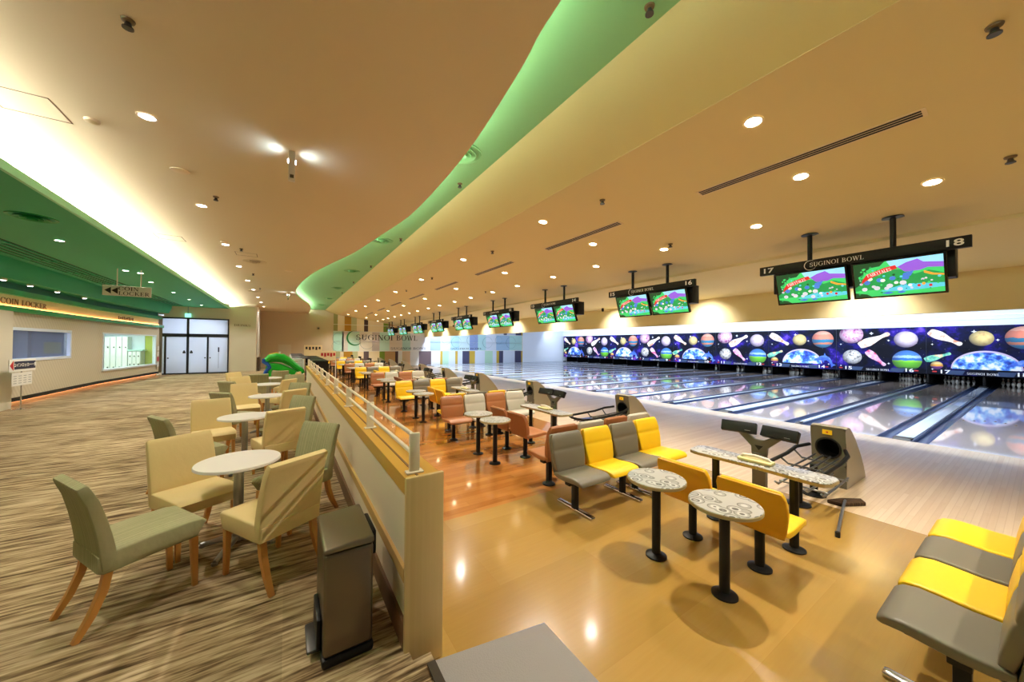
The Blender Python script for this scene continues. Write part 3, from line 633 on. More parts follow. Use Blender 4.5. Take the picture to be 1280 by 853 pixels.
# ================================================================== LANES, PINS, MASKING
WH, NH = .3586, .2774          # half widths of the wide and narrow dividers (capping plus two gutters)
def lane_number(k, side): return 17-2*k if side > 0 else 18-2*k
XE = 29.6
for k in range(9):
    for side in (1, -1):
        n = lane_number(k, side); y0 = yc(k)+side*WH; y1 = yc(k)+side*(P/2-NH); a, b = min(y0, y1), max(y0, y1)
        o = thing('bowling_lane', f'polished wooden bowling lane ending under number {n} of the space mural', 'bowling lane', (0, (a+b)/2, 0), group='bowling lanes')
        w = (b-a)/2
        MB().box(XF, XE, -w, w, -.12, .0).build('lane_bed', M['lane'], o)
        g = MB()
        for j in range(7):
            yy = -w+w*2*(j+.5)/7; xx = XF+4.6-abs(j-3)*.16
            g.prism([(xx, yy-.03), (xx+.16, yy), (xx, yy+.03)], .0, .0012)
        g.build('aiming_arrow', M['ink_brown'], o)
        s = side
        for nm, e0, e1 in (('gutter', y0-s*.235, y0), ('gutter', y1, y1+s*(.235 if True else 0))):
            lo, hi = min(e0, e1)-(a+b)/2, max(e0, e1)-(a+b)/2; c = (lo+hi)/2; h = (hi-lo)/2; prof = [(lo, 0), (lo+.02, -.004)]+[(c+(h-.02)*math.cos(pi+pi*q/8), -.01-.07*math.sin(pi*q/8)) for q in range(9)]+[(hi-.02, -.004), (hi, 0), (hi, -.1), (lo, -.1)]
            MB().prism([(p, q) for p, q in prof], XF, XE, basis((0, 1, 0), (0, 0, 1), (1, 0, 0))).build(nm, M['gutter'], o)
caps = [(yc(k), WH-.235, f'wide pale lane capping with dark nose between lanes {17-2*k} and {18-2*k}') for k in range(9)]+[(yc(k)+P/2, NH-.235, f'narrow pale lane capping with dark nose between lanes {16-2*k} and {17-2*k}') for k in range(8)]+[(yc(8)+P/2, NH-.235, 'narrow pale lane capping beside lane 1 at the far wall'), (yc(0)-P/2, NH-.235, 'narrow pale lane capping on the outer side of lane 18')]
for y, h, lab in caps:
    o = tag(MB().box(XF+.3, 27.38, y-h, y+h, -.1, .022).build('lane_capping', M['capping'], None, .006), lab, 'lane capping', 'lane cappings')
    MB().prism([(XF+.02, -.02), (XF+.3, -.02), (XF+.3, .028), (XF+.08, .028)], y-h, y+h, basis((1, 0, 0), (0, 0, 1), (0, 1, 0))).build('capping_nose', M['cap_dark'], o, .004)
    MB().box(26.85, 27.3, y-h*.8, y+h*.8, .02, .09).build('end_block', M['black'], o)
# pins
def pin_mesh():
    prof = [(.0, 0), (.0255, 0), (.029, .012), (.045, .06), (.0575, .10), (.0605, .115), (.0585, .14), (.049, .18), (.035, .22), (.0245, .25), (.0232, .27), (.027, .305), (.032, .335), (.0315, .355), (.024, .372), (.010, .38), (0.0, .381)]
    g = MB(); g.m = 0; g.lathe(prof, n=14, cap=False)
    g.m = 1; g.lathe([(.0262, .245), (.0262, .258)], n=14, cap=False); g.lathe([(.0252, .268), (.0268, .281)], n=14, cap=False)
    return g
pin0 = pin_mesh().build('bowling_pin', [M['white'], M['red']], smooth=80)
first = True
for k in range(9):
    for side in (1, -1):
        n = lane_number(k, side); y = yc(k)+side*.889
        for row in range(4):
            for j in range(row+1):
                o = pin0 if first else pin0.copy()
                if not first: C.objects.link(o)
                first = False
                o.location = (28.62+row*.264, y+(j-row/2)*.3048, 0)
                tag(o, f'white bowling pin standing in the rack at the end of lane {n}', 'bowling pin', 'bowling pins at the lane ends')
# dark kickbacks between the pin decks
for k in range(-1, 9):
    for y, lab in ((yc(k)+P/2, f'dark pin deck partition under the seam before number {16-2*k}'), (yc(k), f'dark pin deck partition between numbers {17-2*k} and {18-2*k}')):
        if y < 0 or y > YFAR: continue
        tag(MB().box(27.4, 30.3, y-.041, y+.041, -.09, .9).build('kickback', M['black'], None, .01), lab, 'partition', 'pin deck partitions')
# masking units
pin2d = [(-.5, -.10), (-.46, -.13), (-.36, -.155), (-.2, -.165), (-.05, -.135), (.12, -.085), (.24, -.06), (.34, -.066), (.42, -.082), (.48, -.06), (.5, 0)]
pin2d = pin2d+[(x, -y) for x, y in reversed(pin2d[:-1])]
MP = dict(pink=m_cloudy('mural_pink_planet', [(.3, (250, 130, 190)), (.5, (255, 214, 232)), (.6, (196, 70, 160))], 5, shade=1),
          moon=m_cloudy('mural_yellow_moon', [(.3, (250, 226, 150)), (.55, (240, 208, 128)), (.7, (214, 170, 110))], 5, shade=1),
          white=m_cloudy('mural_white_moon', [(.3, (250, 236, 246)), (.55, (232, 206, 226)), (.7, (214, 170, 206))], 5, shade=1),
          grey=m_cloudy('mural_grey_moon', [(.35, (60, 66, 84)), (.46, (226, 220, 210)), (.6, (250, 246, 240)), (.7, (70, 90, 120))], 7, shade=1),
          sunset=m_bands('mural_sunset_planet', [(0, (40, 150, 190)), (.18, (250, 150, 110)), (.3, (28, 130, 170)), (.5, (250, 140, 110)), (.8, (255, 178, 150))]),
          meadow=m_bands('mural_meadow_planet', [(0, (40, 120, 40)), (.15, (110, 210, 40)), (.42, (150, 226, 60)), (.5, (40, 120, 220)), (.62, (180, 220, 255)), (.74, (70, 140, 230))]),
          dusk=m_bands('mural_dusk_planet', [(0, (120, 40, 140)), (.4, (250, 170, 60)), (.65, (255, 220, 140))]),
          earth=m_cloudy('mural_earth', [(.34, (12, 36, 140)), (.44, (36, 96, 220)), (.51, (130, 196, 250)), (.58, (250, 252, 255))], 2.4),
          pinw=m_cloudy('mural_pin_pale', [(.3, (255, 250, 246)), (.52, (252, 226, 206)), (.64, (238, 140, 100))], 4),
          pinp=m_cloudy('mural_pin_pink', [(.3, (252, 240, 250)), (.5, (236, 176, 220)), (.62, (220, 60, 110))], 4),
          pint=m_cloudy('mural_pin_teal', [(.35, (40, 150, 130)), (.5, (130, 220, 190)), (.6, (250, 200, 130)), (.7, (240, 250, 250))], 3),
          dolphin=m_cloudy('mural_dolphin', [(.35, (30, 60, 190)), (.55, (70, 120, 230)), (.7, (190, 220, 250))], 2),
          ring=mat('mural_ring', (210, 190, 220), .5), glow=mat('mural_star', (250, 250, 255), .5), tag=mat('mural_tab', (36, 62, 104), .5), frame=mat('panel_frame', (30, 36, 60), .4, .5))
dolph = [(-.5, -.16), (-.42, -.05), (-.3, .04), (-.1, .16), (.02, .18), (.06, .34), (.12, .18), (.26, .08), (.36, -.08), (.42, -.3), (.56, -.36), (.44, -.42), (.36, -.52), (.34, -.38), (.26, -.2), (.14, -.1), (.04, -.12), (.02, -.28), (-.06, -.12), (-.24, -.1), (-.36, -.14)]
XM = 26.92
def mural(k):
    yl = yc(k)+P/2; A = (k % 2 == 0); n1, n2 = 17-2*k, 18-2*k
    F = lambda s, z, d=0: face_negX((XM-.012-d, yl-s, z))
    rot = lambda deg: Matrix.Rotation(math.radians(deg), 4, 'Z')
    for z0, z1, up in ((1.775, 2.9, True), (.55, 1.765, False)):
        lab = (f'upper space mural panel above numbers {n1} and {n2}' if up else f'lower space mural panel carrying numbers {n1} and {n2}')
        o = thing('masking_panel', lab, 'masking panel', (XM, yl-P/2, z0), group='space mural panels')
        def bd(g, nm, m):
            q = g.build(nm, m, o); q.location = (-XM, -(yl-P/2), -z0)
            return q
        bd(MB().box(XM-.01, XM+.06, yl-P+.008, yl-.008, z0, z1), 'panel', M['space'])
        bd(MB().box(XM-.022, XM, yl-.02, yl-.004, z0, z1), 'panel_edge', MP['frame'])
        D = lambda nm, m, s, z, r, rx=None, d=0: bd(MB().disc(r, F(s, z, d), 36, rx, .006), nm, MP[m])
        def PN(m, s, z, L, deg): bd(MB().prism([(x*L, y*L) for x, y in pin2d], 0, .006, F(s, z, .002) @ rot(deg)), 'painted_pin', MP[m])
        st = MB()
        for s, z, q in ((.43*P, z1-.28, .09), (.62*P, z0+.45, .06), (.9*P, z0+.3, .05), (.06*P, z0+.25, .05)):
            pts = []
            for a in range(8): rr = q if a % 2 == 0 else q*.35; pts.append((rr*math.cos(a*pi/4), rr*math.sin(a*pi/4)))
            st.prism(pts, 0, .004, F(s, z))
        bd(st, 'painted_stars', MP['glow'])
        if up and A:
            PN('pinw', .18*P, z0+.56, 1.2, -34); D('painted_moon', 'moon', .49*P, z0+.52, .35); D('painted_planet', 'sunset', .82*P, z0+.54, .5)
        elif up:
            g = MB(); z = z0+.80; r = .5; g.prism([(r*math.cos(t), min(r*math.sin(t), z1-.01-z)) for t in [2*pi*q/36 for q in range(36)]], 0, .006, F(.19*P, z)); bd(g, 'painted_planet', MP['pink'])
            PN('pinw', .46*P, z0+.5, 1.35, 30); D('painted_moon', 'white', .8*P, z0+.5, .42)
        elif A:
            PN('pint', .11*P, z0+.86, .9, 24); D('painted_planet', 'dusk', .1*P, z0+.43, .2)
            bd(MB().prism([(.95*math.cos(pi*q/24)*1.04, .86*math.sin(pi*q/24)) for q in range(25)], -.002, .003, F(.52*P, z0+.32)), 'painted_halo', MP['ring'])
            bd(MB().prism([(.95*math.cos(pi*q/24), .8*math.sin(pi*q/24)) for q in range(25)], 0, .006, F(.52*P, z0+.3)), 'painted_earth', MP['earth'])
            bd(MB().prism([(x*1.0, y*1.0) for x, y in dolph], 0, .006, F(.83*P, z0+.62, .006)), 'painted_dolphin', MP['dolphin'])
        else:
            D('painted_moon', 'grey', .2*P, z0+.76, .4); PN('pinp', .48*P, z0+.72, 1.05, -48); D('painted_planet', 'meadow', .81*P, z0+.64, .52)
        if not up:
            s1, s2 = (.17, .80) if A else (.15, .83)
            for q in (s1+.1, s2-.12): bd(MB().prism([(-.28, -.1), (.2, -.1), (.28, .1), (-.2, .1)], 0, .004, F(q*P, z0+.12, .004)), 'painted_tab', MP['tag'])
            g = MB(); g.font(str(n1), .24, F(s1*P, z0+.13, .012), .004, 1.5); g.font(str(n2), .24, F(s2*P, z0+.13, .012), .004, 1.5); bd(g, 'lane_number', M['mural_number'])
            g = MB(); g.box(XM-.03, XM-.012, yl-(s1-.09)*P-.07, yl-(s1-.09)*P+.07, z0+.10, z0+.16); g.box(XM-.03, XM-.012, yl-(s2+.075)*P-.07, yl-(s2+.075)*P+.07, z0+.10, z0+.16); bd(g, 'red_mark', M['red'])
            g = MB(); serif(g, 'SUGINOI BOWL', .1, F(.5*P, z0+.05, .012), fit=.9, depth=.004); bd(g, 'lettering', M['mural_number'])
for k in range(9): mural(k)

# ================================================================== HANGING SCREENS
cols_scr = [(30, 150, 80), (60, 200, 110), (90, 200, 240), (150, 220, 250), (140, 90, 220), (200, 40, 40), (210, 214, 240), (24, 70, 40), (240, 160, 60), (70, 120, 220), (250, 250, 250)]
Msc = [mat('screen_glow', c, .3, emit=.72) for c in cols_scr]
tilt = math.atan2(.17, .505)
def screen_art(g, w, h, T):
    q = lambda m, pts, d: (setattr(g, 'm', m), g.prism([(x*w, y*h) for x, y in pts], d, d+.0006, T))
    q(1, [(-.5, -.5), (.5, -.5), (.5, .5), (-.5, .5)], 0)
    q(3, [(-.1, .5), (-.05, .32), (.2, .22), (.5, .2), (.5, .5)], .001)
    q(0, [(-.5, .02), (-.3, .1), (-.05, .25), (.1, .2), (.2, .05), (.35, .12), (.5, 0), (.5, -.3), (-.5, -.3)], .0015)
    q(2, [(-.2, -.36), (.1, -.2), (.5, -.26), (.5, -.36), (.1, -.4)], .002)
    q(7, [(-.5, .5), (-.12, .5), (-.18, .38), (-.3, .36), (-.36, .2), (-.45, .12), (-.42, -.1), (-.5, -.2)], .002)
    q(7, [(-.5, -.5), (-.3, -.5), (-.36, -.42), (-.5, -.36)], .002)
    for i in range(16):
        x = -.42+.042*i*.9; y = -.1-.16*math.sin(i*1.7)-.006*i; r = .022+.018*abs(math.sin(i*2.3))
        q((6, 6, 9, 10)[i % 4], [(x+r*math.cos(t*pi/4), y+r*1.6*math.sin(t*pi/4)) for t in range(8)], .003+.0001*i)
    rr = random.Random(3)
    for i in range(46):   # leaves and flowers of the meadow
        x = rr.uniform(-.47, .47); y = rr.uniform(-.45, .3); r = rr.uniform(.008, .02)
        if x > .0 and y > .08: continue
        q((0, 1, 7, 1, 6, 0, 2)[i % 7], [(x+r*math.cos(t*pi/3), y+r*1.7*math.sin(t*pi/3)) for t in range(6)], .0024+.00001*i)
    for i in range(14):
        x = -.48+rr.uniform(0, .3); y = rr.uniform(.12, .47); q((0, 1)[i % 2], [(x, y), (x+.02, y+.03), (x+.035, y), (x+.015, y-.03)], .0028+.00001*i)
    for i in range(7):
        x = -.4+.05*i; y = .34-.05*(i % 3); q(1, [(x, y), (x+.03, y+.03), (x+.05, y-.01), (x+.02, y-.05)], .0035)
    q(4, [(.02, .3), (.12, .4), (.24, .46), (.3, .36), (.5, .3), (.5, .16), (.34, .2), (.26, .14), (.1, .14)], .004)
    q(9, [(.08, .1), (.2, .16), (.16, .02), (.06, -.08)], .0045)
    q(8, [(.3, .12), (.4, .02), (.5, -.02), (.5, -.06), (.38, -.02), (.3, .06)], .004)
    q(5, [(-.4, .02), (-.34, .18), (-.12, .32), (.0, .36), (.02, .26), (-.1, .2), (-.3, .06), (-.42, -.1)], .005)
    q(9, [(-.18, -.42), (-.1, -.38), (-.04, -.42), (-.1, -.46)], .004); q(9, [(0, -.42), (.06, -.39), (.1, -.43), (.04, -.46)], .004)
    for i, (x, y) in enumerate(((.24, -.28), (.29, -.24), (.36, -.3))):
        q((5, 8, 5)[i], [(x+.02*math.cos(t*pi/3), y+.04*math.sin(t*pi/3)) for t in range(6)], .0045)
    g.m = 10; serif(g, 'FAIRYTALES', .075*h*1.2, T @ Matrix.Translation((-.185*w, .155*h, .0062)) @ Matrix.Rotation(math.radians(15), 4, 'Z'), fit=.3*w, depth=.0004)
    g.m = 0
def monitors(k):
    y = yc(k); n1, n2 = 17-2*k, 18-2*k
    o = thing('hanging_screens', f'pair of tilted scoreboard screens under black header bar numbered {n1} and {n2}', 'scoreboard screens', (6.92, y, 3.08), group='hanging scoreboard screens')
    MB().box(0, .07, -1.12, 1.12, 0, .145).build('header_bar', M['black'], o, .004)
    g = MB(); g.font(str(n1), .115, face_negX((-.003, 1.0, .07)), .004, 1.5); g.font(str(n2), .115, face_negX((-.003, -.98, .07)), .004, 1.5); g.build('lane_number', M['white_em'], o)
    g = MB(); serif(g, 'SUGINOI BOWL', .062, face_negX((-.003, .12, .035)), fit=.62, depth=.004); crescent(g, .075, face_negX((-.003, .42, .06)), 60, 330, .12, .004); g.build('header_lettering', M['white_em'], o)
    g = MB(); g.box(.18, .42, -.98, .98, -.32, .06); g.build('rear_case', M['black'], o, .01)
    T0 = Matrix.Translation((.0, 0, -.015)) @ Matrix.Rotation(-tilt, 4, 'Y')
    for a, b in ((.0, .905), (-.925, -.045)):
        tv = MB().box(.0, .06, a, b, -.535, 0, T0).build('screen', M['black_gloss'], o, .004)
        g = MB(); screen_art(g, b-a-.05, .485, T0 @ face_negX((-.001, (a+b)/2, -.267))); s = g.build('picture', Msc, tv)
    for s_ in (-.455, .455):
        p = MB().cyl((.1, s_, 0), .032, .14, .585, 16).build('pole', M['black'], o)
        MB().lathe([(.04, .555), (.11, .562), (.11, .572)], (.1, s_, 0), 20).build('ceiling_flange', M['black'], p)
    # wall bracket lamp beside the screens
    yy = y+.46
    a = thing('bracket_lamp', f'small black spotlight on a pipe arm at the fascia behind screens {n1} and {n2}', 'spotlight', (9.7, yy, 3.16), group='fascia spotlights')
    MB().tube([(.80, .35, .05), (.06, .33, .05), (.0, .28, .03), (0, 0, .03)], .012, 8).build('arm', M['trim_w'], a)
    MB().lathe([(.03, -.06), (.045, -.02), (.045, .05), (.02, .07)], (0, 0, 0), 14).build('lamp_head', M['black'], a)
    l = bpy.data.lights.new('bracket_spot', 'SPOT'); l.energy = 120; l.color = (1, .98, .94); l.spot_size = math.radians(110); l.spot_blend = 1; l.shadow_soft_size = .03
    lo = bpy.data.objects.new('bracket_spot', l); C.objects.link(lo); lo.location = (9.72, yy, 3.06); lo.rotation_euler = (0, math.radians(-50), 0)
for k in range(9): monitors(k)

# ================================================================== BOWLERS' SEATING
OTHER = {M[a].name: M[b] for a, b in (('yellow', 'orange'), ('mustard', 'orange_bk'), ('grey_dk', 'grey_lt'))}
def swap_warm(c):
    ms = [m.name for m in c.data.materials]
    if any(n in OTHER for n in ms):
        c.data = SWAPPED.get(c.data.name) or make_swapped(c.data)
        if 'label' in c: c['label'] = c['label'].replace('yellow', 'terracotta').replace('taupe', 'pale grey')
SWAPPED = {}
def make_swapped(me):
    n = me.copy(); SWAPPED[me.name] = n
    for i, m in enumerate(n.materials):
        if m.name in OTHER: n.materials[i] = OTHER[m.name]
    return n
def seat_pad(x, w=.476):
    g = MB(); cv = [(.0, .40), (.02, .40), (.06, .394), (.15, .392), (.26, .402), (.34, .408), (.395, .40), (.42, .385), (.43, .37)]
    th = [.02, .045, .06, .064, .064, .06, .054, .04, .015]; wd = [w*.95, w*.98, w, w, w, w, w*.98, w*.94, w*.86]
    return g.sweep(cv, wd, th, Matrix.Translation((x, 0, 0)))
def back_pad(x, w=.476, h=.82):
    s = (h-.42)/.40; z = lambda q: .42+(q-.42)*s
    cv = [(.035, .375), (.032, .40), (.02, .46), (.005, .53), (-.008, z(.60)), (-.013, z(.632)), (-.015, z(.645)), (-.018, z(.658)), (-.028, z(.69)), (-.045, z(.75)), (-.062, z(.80)), (-.068, z(.815)), (-.071, z(.822))]
    th = [.02, .045, .06, .064, .06, .048, .034, .048, .058, .056, .046, .03, .012]
    wd = [w*.80, w*.86, w*.93, w*.97, w, w, w*.995, w, w, w*.97, w*.92, w*.88, w*.8]
    return MB().sweep(cv, wd, th, Matrix.Translation((x, 0, 0)))
def back_shell(x, w=.47, h=.82):
    s = (h-.42)/.40; z = lambda q: .42+(q-.42)*s
    cv = [(.10, .355), (.04, .35), (-.005, .37), (-.02, .43), (-.03, .53), (-.045, z(.64)), (-.075, z(.75)), (-.098, z(.808)), (-.1, z(.812))]
    return MB().sweep(cv, [w*.7, w*.8, w*.88, w*.95, w, w*1.02, w*1.0, w*.92, w*.86], [.01, .016, .02, .022, .022, .022, .022, .016, .008], Matrix.Translation((x, 0, 0)))
def bench(label, colours, foot):
    o = thing('bowlers_bench', label, 'bench', group='four seat beam benches')
    for i, c in enumerate(colours):
        x = .25+.5*i
        s = seat_pad(x).build('seat', M[c], o, smooth=60); s['label'] = {'yellow': 'yellow seat', 'grey_dk': 'taupe seat'}[c]
        b = back_pad(x).build('backrest', M[c], o, smooth=60); b['label'] = {'yellow': 'yellow backrest', 'grey_dk': 'taupe backrest'}[c]
        back_shell(x).build('back_shell', M['mustard'] if c == 'yellow' else M['grey_dk'], b, smooth=60)
    MB().box(.08, 1.92, .12, .2, .30, .35).build('beam', M['black'], o, .006)
    for i, x in enumerate((.2, .76, 1.0, 1.8)):
        l = MB().box(x-.03, x+.03, .13, .19, .02, .31).build('leg', M['black'], o, .004)
        MB().box(x-.1, x+.1, .06, .34, .335, .355).build('seat_bracket', M['black'], l)
        if foot == 'bar': MB().box(x-.032, x+.032, -.12, .44, .0, .035).build('foot_bar', M['chrome'], l, .014)
        else: MB().lathe([(.085, 0), (.085, .012), (.05, .022), (.032, .05)], (x, .16, 0), 20).build('foot_flange', M['black'], l)
    index_kids(o); [index_kids(c) for c in o.children]
    return o
kindw = lambda k: ('yellow and taupe' if k % 2 == 0 else 'terracotta and pale grey')
YG, GY = ['yellow', 'grey_dk', 'yellow', 'grey_dk'], ['grey_dk', 'yellow', 'grey_dk', 'yellow']
benchA = bench('', YG, 'bar')      # faces +y locally; rotated half a turn for the far side
benchB = bench('', GY, 'bar'); benchF = bench('', GY, 'flange'); benchN = bench('', YG, 'flange')
def bistro():
    o = thing('bistro_table', '', 'table', group='round side tables of the bowlers')
    t = MB().lathe([(.228, .655), (.24, .66), (.24, .683), (.236, .688)], n=40).build('table_top', M['rings'], o)
    MB().lathe([(.2395, .6575), (.2425, .661), (.2425, .681), (.2395, .684)], n=40, cap=False).build('edging', M['top_edge'], t)
    MB().cyl((0, 0, 0), .036, .02, .655, 18).build('pedestal', M['black'], o)
    MB().lathe([(.088, 0), (.088, .012), (.07, .02), (.04, .03)], n=24).build('foot_flange', M['black'], o)
    index_kids(o); [index_kids(c) for c in o.children]; return o
def stool_chair():
    o = thing('swivel_chair', '', 'chair', group='single chairs at the scoring tables')
    w = .5; h = .745
    s = seat_pad(0, .47).build('seat', M['yellow'], o, smooth=60)
    b = back_pad(0, .49, h).build('backrest', M['yellow'], o, smooth=60)
    back_shell(0, .5, h).build('back_shell', M['mustard'], b, smooth=60)
    MB().cyl((0, .12, 0), .036, .02, .37, 18).build('pedestal', M['black'], o)
    MB().lathe([(.088, 0), (.088, .012), (.07, .02), (.04, .03)], (0, .12, 0), 24).build('foot_flange', M['black'], o)
    index_kids(o); [index_kids(c) for c in o.children]; return o
def score_table():
    o = thing('score_table', '', 'table', group='long scoring tables')
    def half(y0, y1, e0, e1):
        w = .165; pts = []
        if e1: pts += [(-w, y1-.10), (-w*.85, y1-.04), (-w*.5, y1-.01), (w*.5, y1), (w*.9, y1-.04), (w, y1-.10)]
        else: pts += [(-w*.82, y1), (w*.82, y1)]
        if e0: pts += [(w, y0+.10), (w*.9, y0+.04), (w*.5, y0), (-w*.5, y0+.01), (-w*.85, y0+.04), (-w, y0+.10)]
        else: pts += [(w*.82, y0), (-w*.82, y0)]
        return pts
    for nm, a in (('table_top', (-.62, -.08, 1, 0)), ('table_top', (-.072, .62, 0, 1))):
        t = MB().prism(half(*a), .655, .69).build(nm, M['rings'], o, .004)
        MB().prism([(x*1.012, y*1.004) for x, y in half(*a)], .658, .684).build('edging', M['top_edge'], t)
    for y in (-.345, .345):
        l = MB().cyl((-.06, y, 0), .036, .02, .655, 18).build('leg', M['black'], o)
        MB().lathe([(.088, 0), (.088, .012), (.07, .02), (.04, .03)], (-.06, y, 0), 24).build('foot_flange', M['black'], l)
    index_kids(o); [index_kids(c) for c in o.children]; return o
def tray():
    o = thing('control_console', '', 'console', group='consoles on the scoring tables')
    MB().prism([(-.06, -.15), (.06, -.15), (.07, -.1), (.07, .12), (.05, .15), (-.05, .15), (-.07, .12), (-.07, -.1)], 0, .03).build('console_body', mat('console_cream', (222, 210, 150), .5), o, .008)
    MB().tube([(.0, -.13, .03), (.0, -.11, .05), (0, 0, .06), (0, .11, .05), (0, .13, .03)], .014, 8).build('console_handle', mat('console_white', (240, 236, 220), .4), o)
    index_kids(o); return o
def kiosk():
    o = thing('scoring_kiosk', '', 'kiosk', group='twin keypad kiosks')
    g = MB(); g.box(-.03, .03, -.065, .065, .02, .72); g.box(-.1, .1, -.1, .1, 0, .02); g.build('stem', M['kiosk'], o, .01)
    g = MB(); g.prism([(-.07, .70), (.07, .70), (.075, .78), (.2, .90), (.15, .93), (.04, .86), (-.04, .86), (-.15, .93), (-.2, .90), (-.075, .78)], -.02, .02, face_negX((0, 0, 0))); b = g.build('bracket', M['kiosk'], o, .005)
    MB().prism([(-.04, .80), (.04, .80), (0, .75)], .02, .024, face_negX((0, 0, 0))).build('bracket_mark', M['black'], b)
    for s, rz in ((.19, 14), (-.19, -8)):
        T = Matrix.Translation((-.03, s, .96)) @ Matrix.Rotation(math.radians(rz), 4, 'Z') @ Matrix.Rotation(math.radians(26), 4, 'Y')
        p = MB().box(-.03, .03, -.165, .165, -.055, .06, T).build('keypad', M['black'], o, .008)
        MB().box(-.032, -.03, -.11, -.06, -.035, -.03, T).build('keypad_mark', M['steel'], p)
    index_kids(o); [index_kids(c) for c in o.children]; return o
def hood():
    o = thing('ball_return', '', 'ball return', group='ball return machines')
    prof = [(.0, .0), (.0, .30), (-.02, .55), (-.05, .74), (-.03, .785), (.04, .80), (.13, .785), (.22, .73), (.36, .62), (.50, .48), (.64, .33), (.76, .17), (.83, .05), (.84, 0)]
    g = MB(); n = len(prof); v = []; f = []; Ys = [(-.18, .90), (-.165, .97), (-.13, 1), (.13, 1), (.165, .97), (.18, .90)]
    cx, cz_ = .3, .3
    for y, q in Ys:
        for x, z in prof: v.append((x if x < .02 and z < .79 else cx+(x-cx)*(.94+.06*q), y, z*(.93+.07*q)))
    for j in range(5):
        for i in range(1, n-1): 
            if i >= 4 or True: f.append((j*n+i, j*n+i+1, (j+1)*n+i+1, (j+1)*n+i)) if i >= 4 else None
    f.append(tuple(range(n))); f.append(tuple(5*n+i for i in range(n)))
    g.add(v, [q for q in f if q]); g.build('hood_shell', M['hood'], o, smooth=50)
    # front face with the round ball mouth
    def front(z): return -.02*max(0, min(1, (z-.30)/.25))-.03*max(0, min(1, (z-.55)/.19)) if z > .30 else 0
    g = MB(); N = 32; out = []; inn = []; czm = .50; rr = .125
    for i in range(N):
        t = 2*pi*i/N; c, s_ = math.cos(t), math.sin(t); q = max(abs(c)/.178, abs(s_)/(.285 if s_ > 0 else .225)); y = c/q; z = czm+s_/q
        out.append((front(z)-.004, y, z)); z2 = czm+rr*1.05*s_; inn.append((front(z2)-.004, rr*c, z2))
    deep = [(x+.30, y*.9, z) for x, y, z in inn]
    g.add(out+inn, [(i, (i+1) % N, N+(i+1) % N, N+i) for i in range(N)]); g.box(-.004, .004, -.178, .178, 0, .276)
    ff = g.build('hood_face', M['hood_face'], o, smooth=50)
    g = MB(); g.add(inn+deep, [(i, (i+1) % N, N+(i+1) % N, N+i) for i in range(N)]+[tuple(range(N, 2*N))]); g.build('ball_mouth', M['dark'], o)
    MB().tube([(x-.006, y*1.02, z) for x, y, z in inn], .012, 8, True).build('mouth_rim', M['black'], ff)
    g = MB(); g.box(-.062, -.052, -.05, .05, .685, .745); s = g.build('sticker', M['sticker'], o)
    MB().prism([(.016*math.cos(a*pi/4)*(1 if a % 2 else .6), .014*math.sin(a*pi/4)*(1 if a % 2 else .6)) for a in range(8)], 0, .002, face_negX((-.0625, 0, .715))).build('sticker_mark', M['red'], s)
    index_kids(o); [index_kids(c) for c in o.children]; return o
def rack():
    o = thing('ball_rack', '', 'ball rack', group='ball racks in front of the returns')
    x0, x1, w = -1.42, -.08, .26
    ring = [(x1, -w*.7, .52), (-.3, -w, .50), (-.6, -w, .46), (x0+.2, -w, .44), (x0+.05, -w*.75, .44), (x0, -w*.3, .44), (x0, w*.3, .44), (x0+.05, w*.75, .44), (x0+.2, w, .44), (-.6, w, .46), (-.3, w, .50), (x1, w*.7, .52)]
    MB().tube(ring, .022, 10).build('top_ring', M['black'], o)
    g = MB()
    for y in (-.12, -.04, .04, .12): g.tube([(x1, y, .40), (-.4, y, .385), (x0+.1, y, .37)], .011, 8)
    for x in (-.35, -.8, -1.25): g.tube([(x, -w, .46 if x > -.7 else .44), (x, -w*.7, .38), (x, w*.7, .38), (x, w, .46 if x > -.7 else .44)], .012, 8)
    g.build('upper_track', M['alu_dark'], o)
    g = MB()
    for y in (-.22, -.07, .07, .22): g.tube([(-.12, y, .19), (-.5, y, .17), (-1.0, y, .16), (-1.08, y, .2)], .013, 8)
    for x in (-.2, -.9): g.tube([(x, -.24, .17), (x, .24, .17)], .012, 8)
    g.build('lower_track', M['steel'], o)
    for x in (-.55, -1.05):
        l = MB().cyl((x, 0, 0), .04, .02, .38, 16).build('leg', M['black'], o)
        MB().lathe([(.12, 0), (.12, .012), (.06, .03)], (x, 0, 0), 24).build('foot_flange', M['black'], l)
    index_kids(o); [index_kids(c) for c in o.children]; return o
P_bist, P_chair, P_table, P_tray, P_kiosk, P_hood, P_rack = bistro(), stool_chair(), score_table(), tray(), kiosk(), hood(), rack()
used = set()
def put(root, loc, rz, label, swap=None):
    if root.name not in used and not swap:
        used.add(root.name); root.location = loc; root.rotation_euler = (0, 0, rz); root['label'] = label; return root
    return dup(root, loc, rz, label, None, swap)
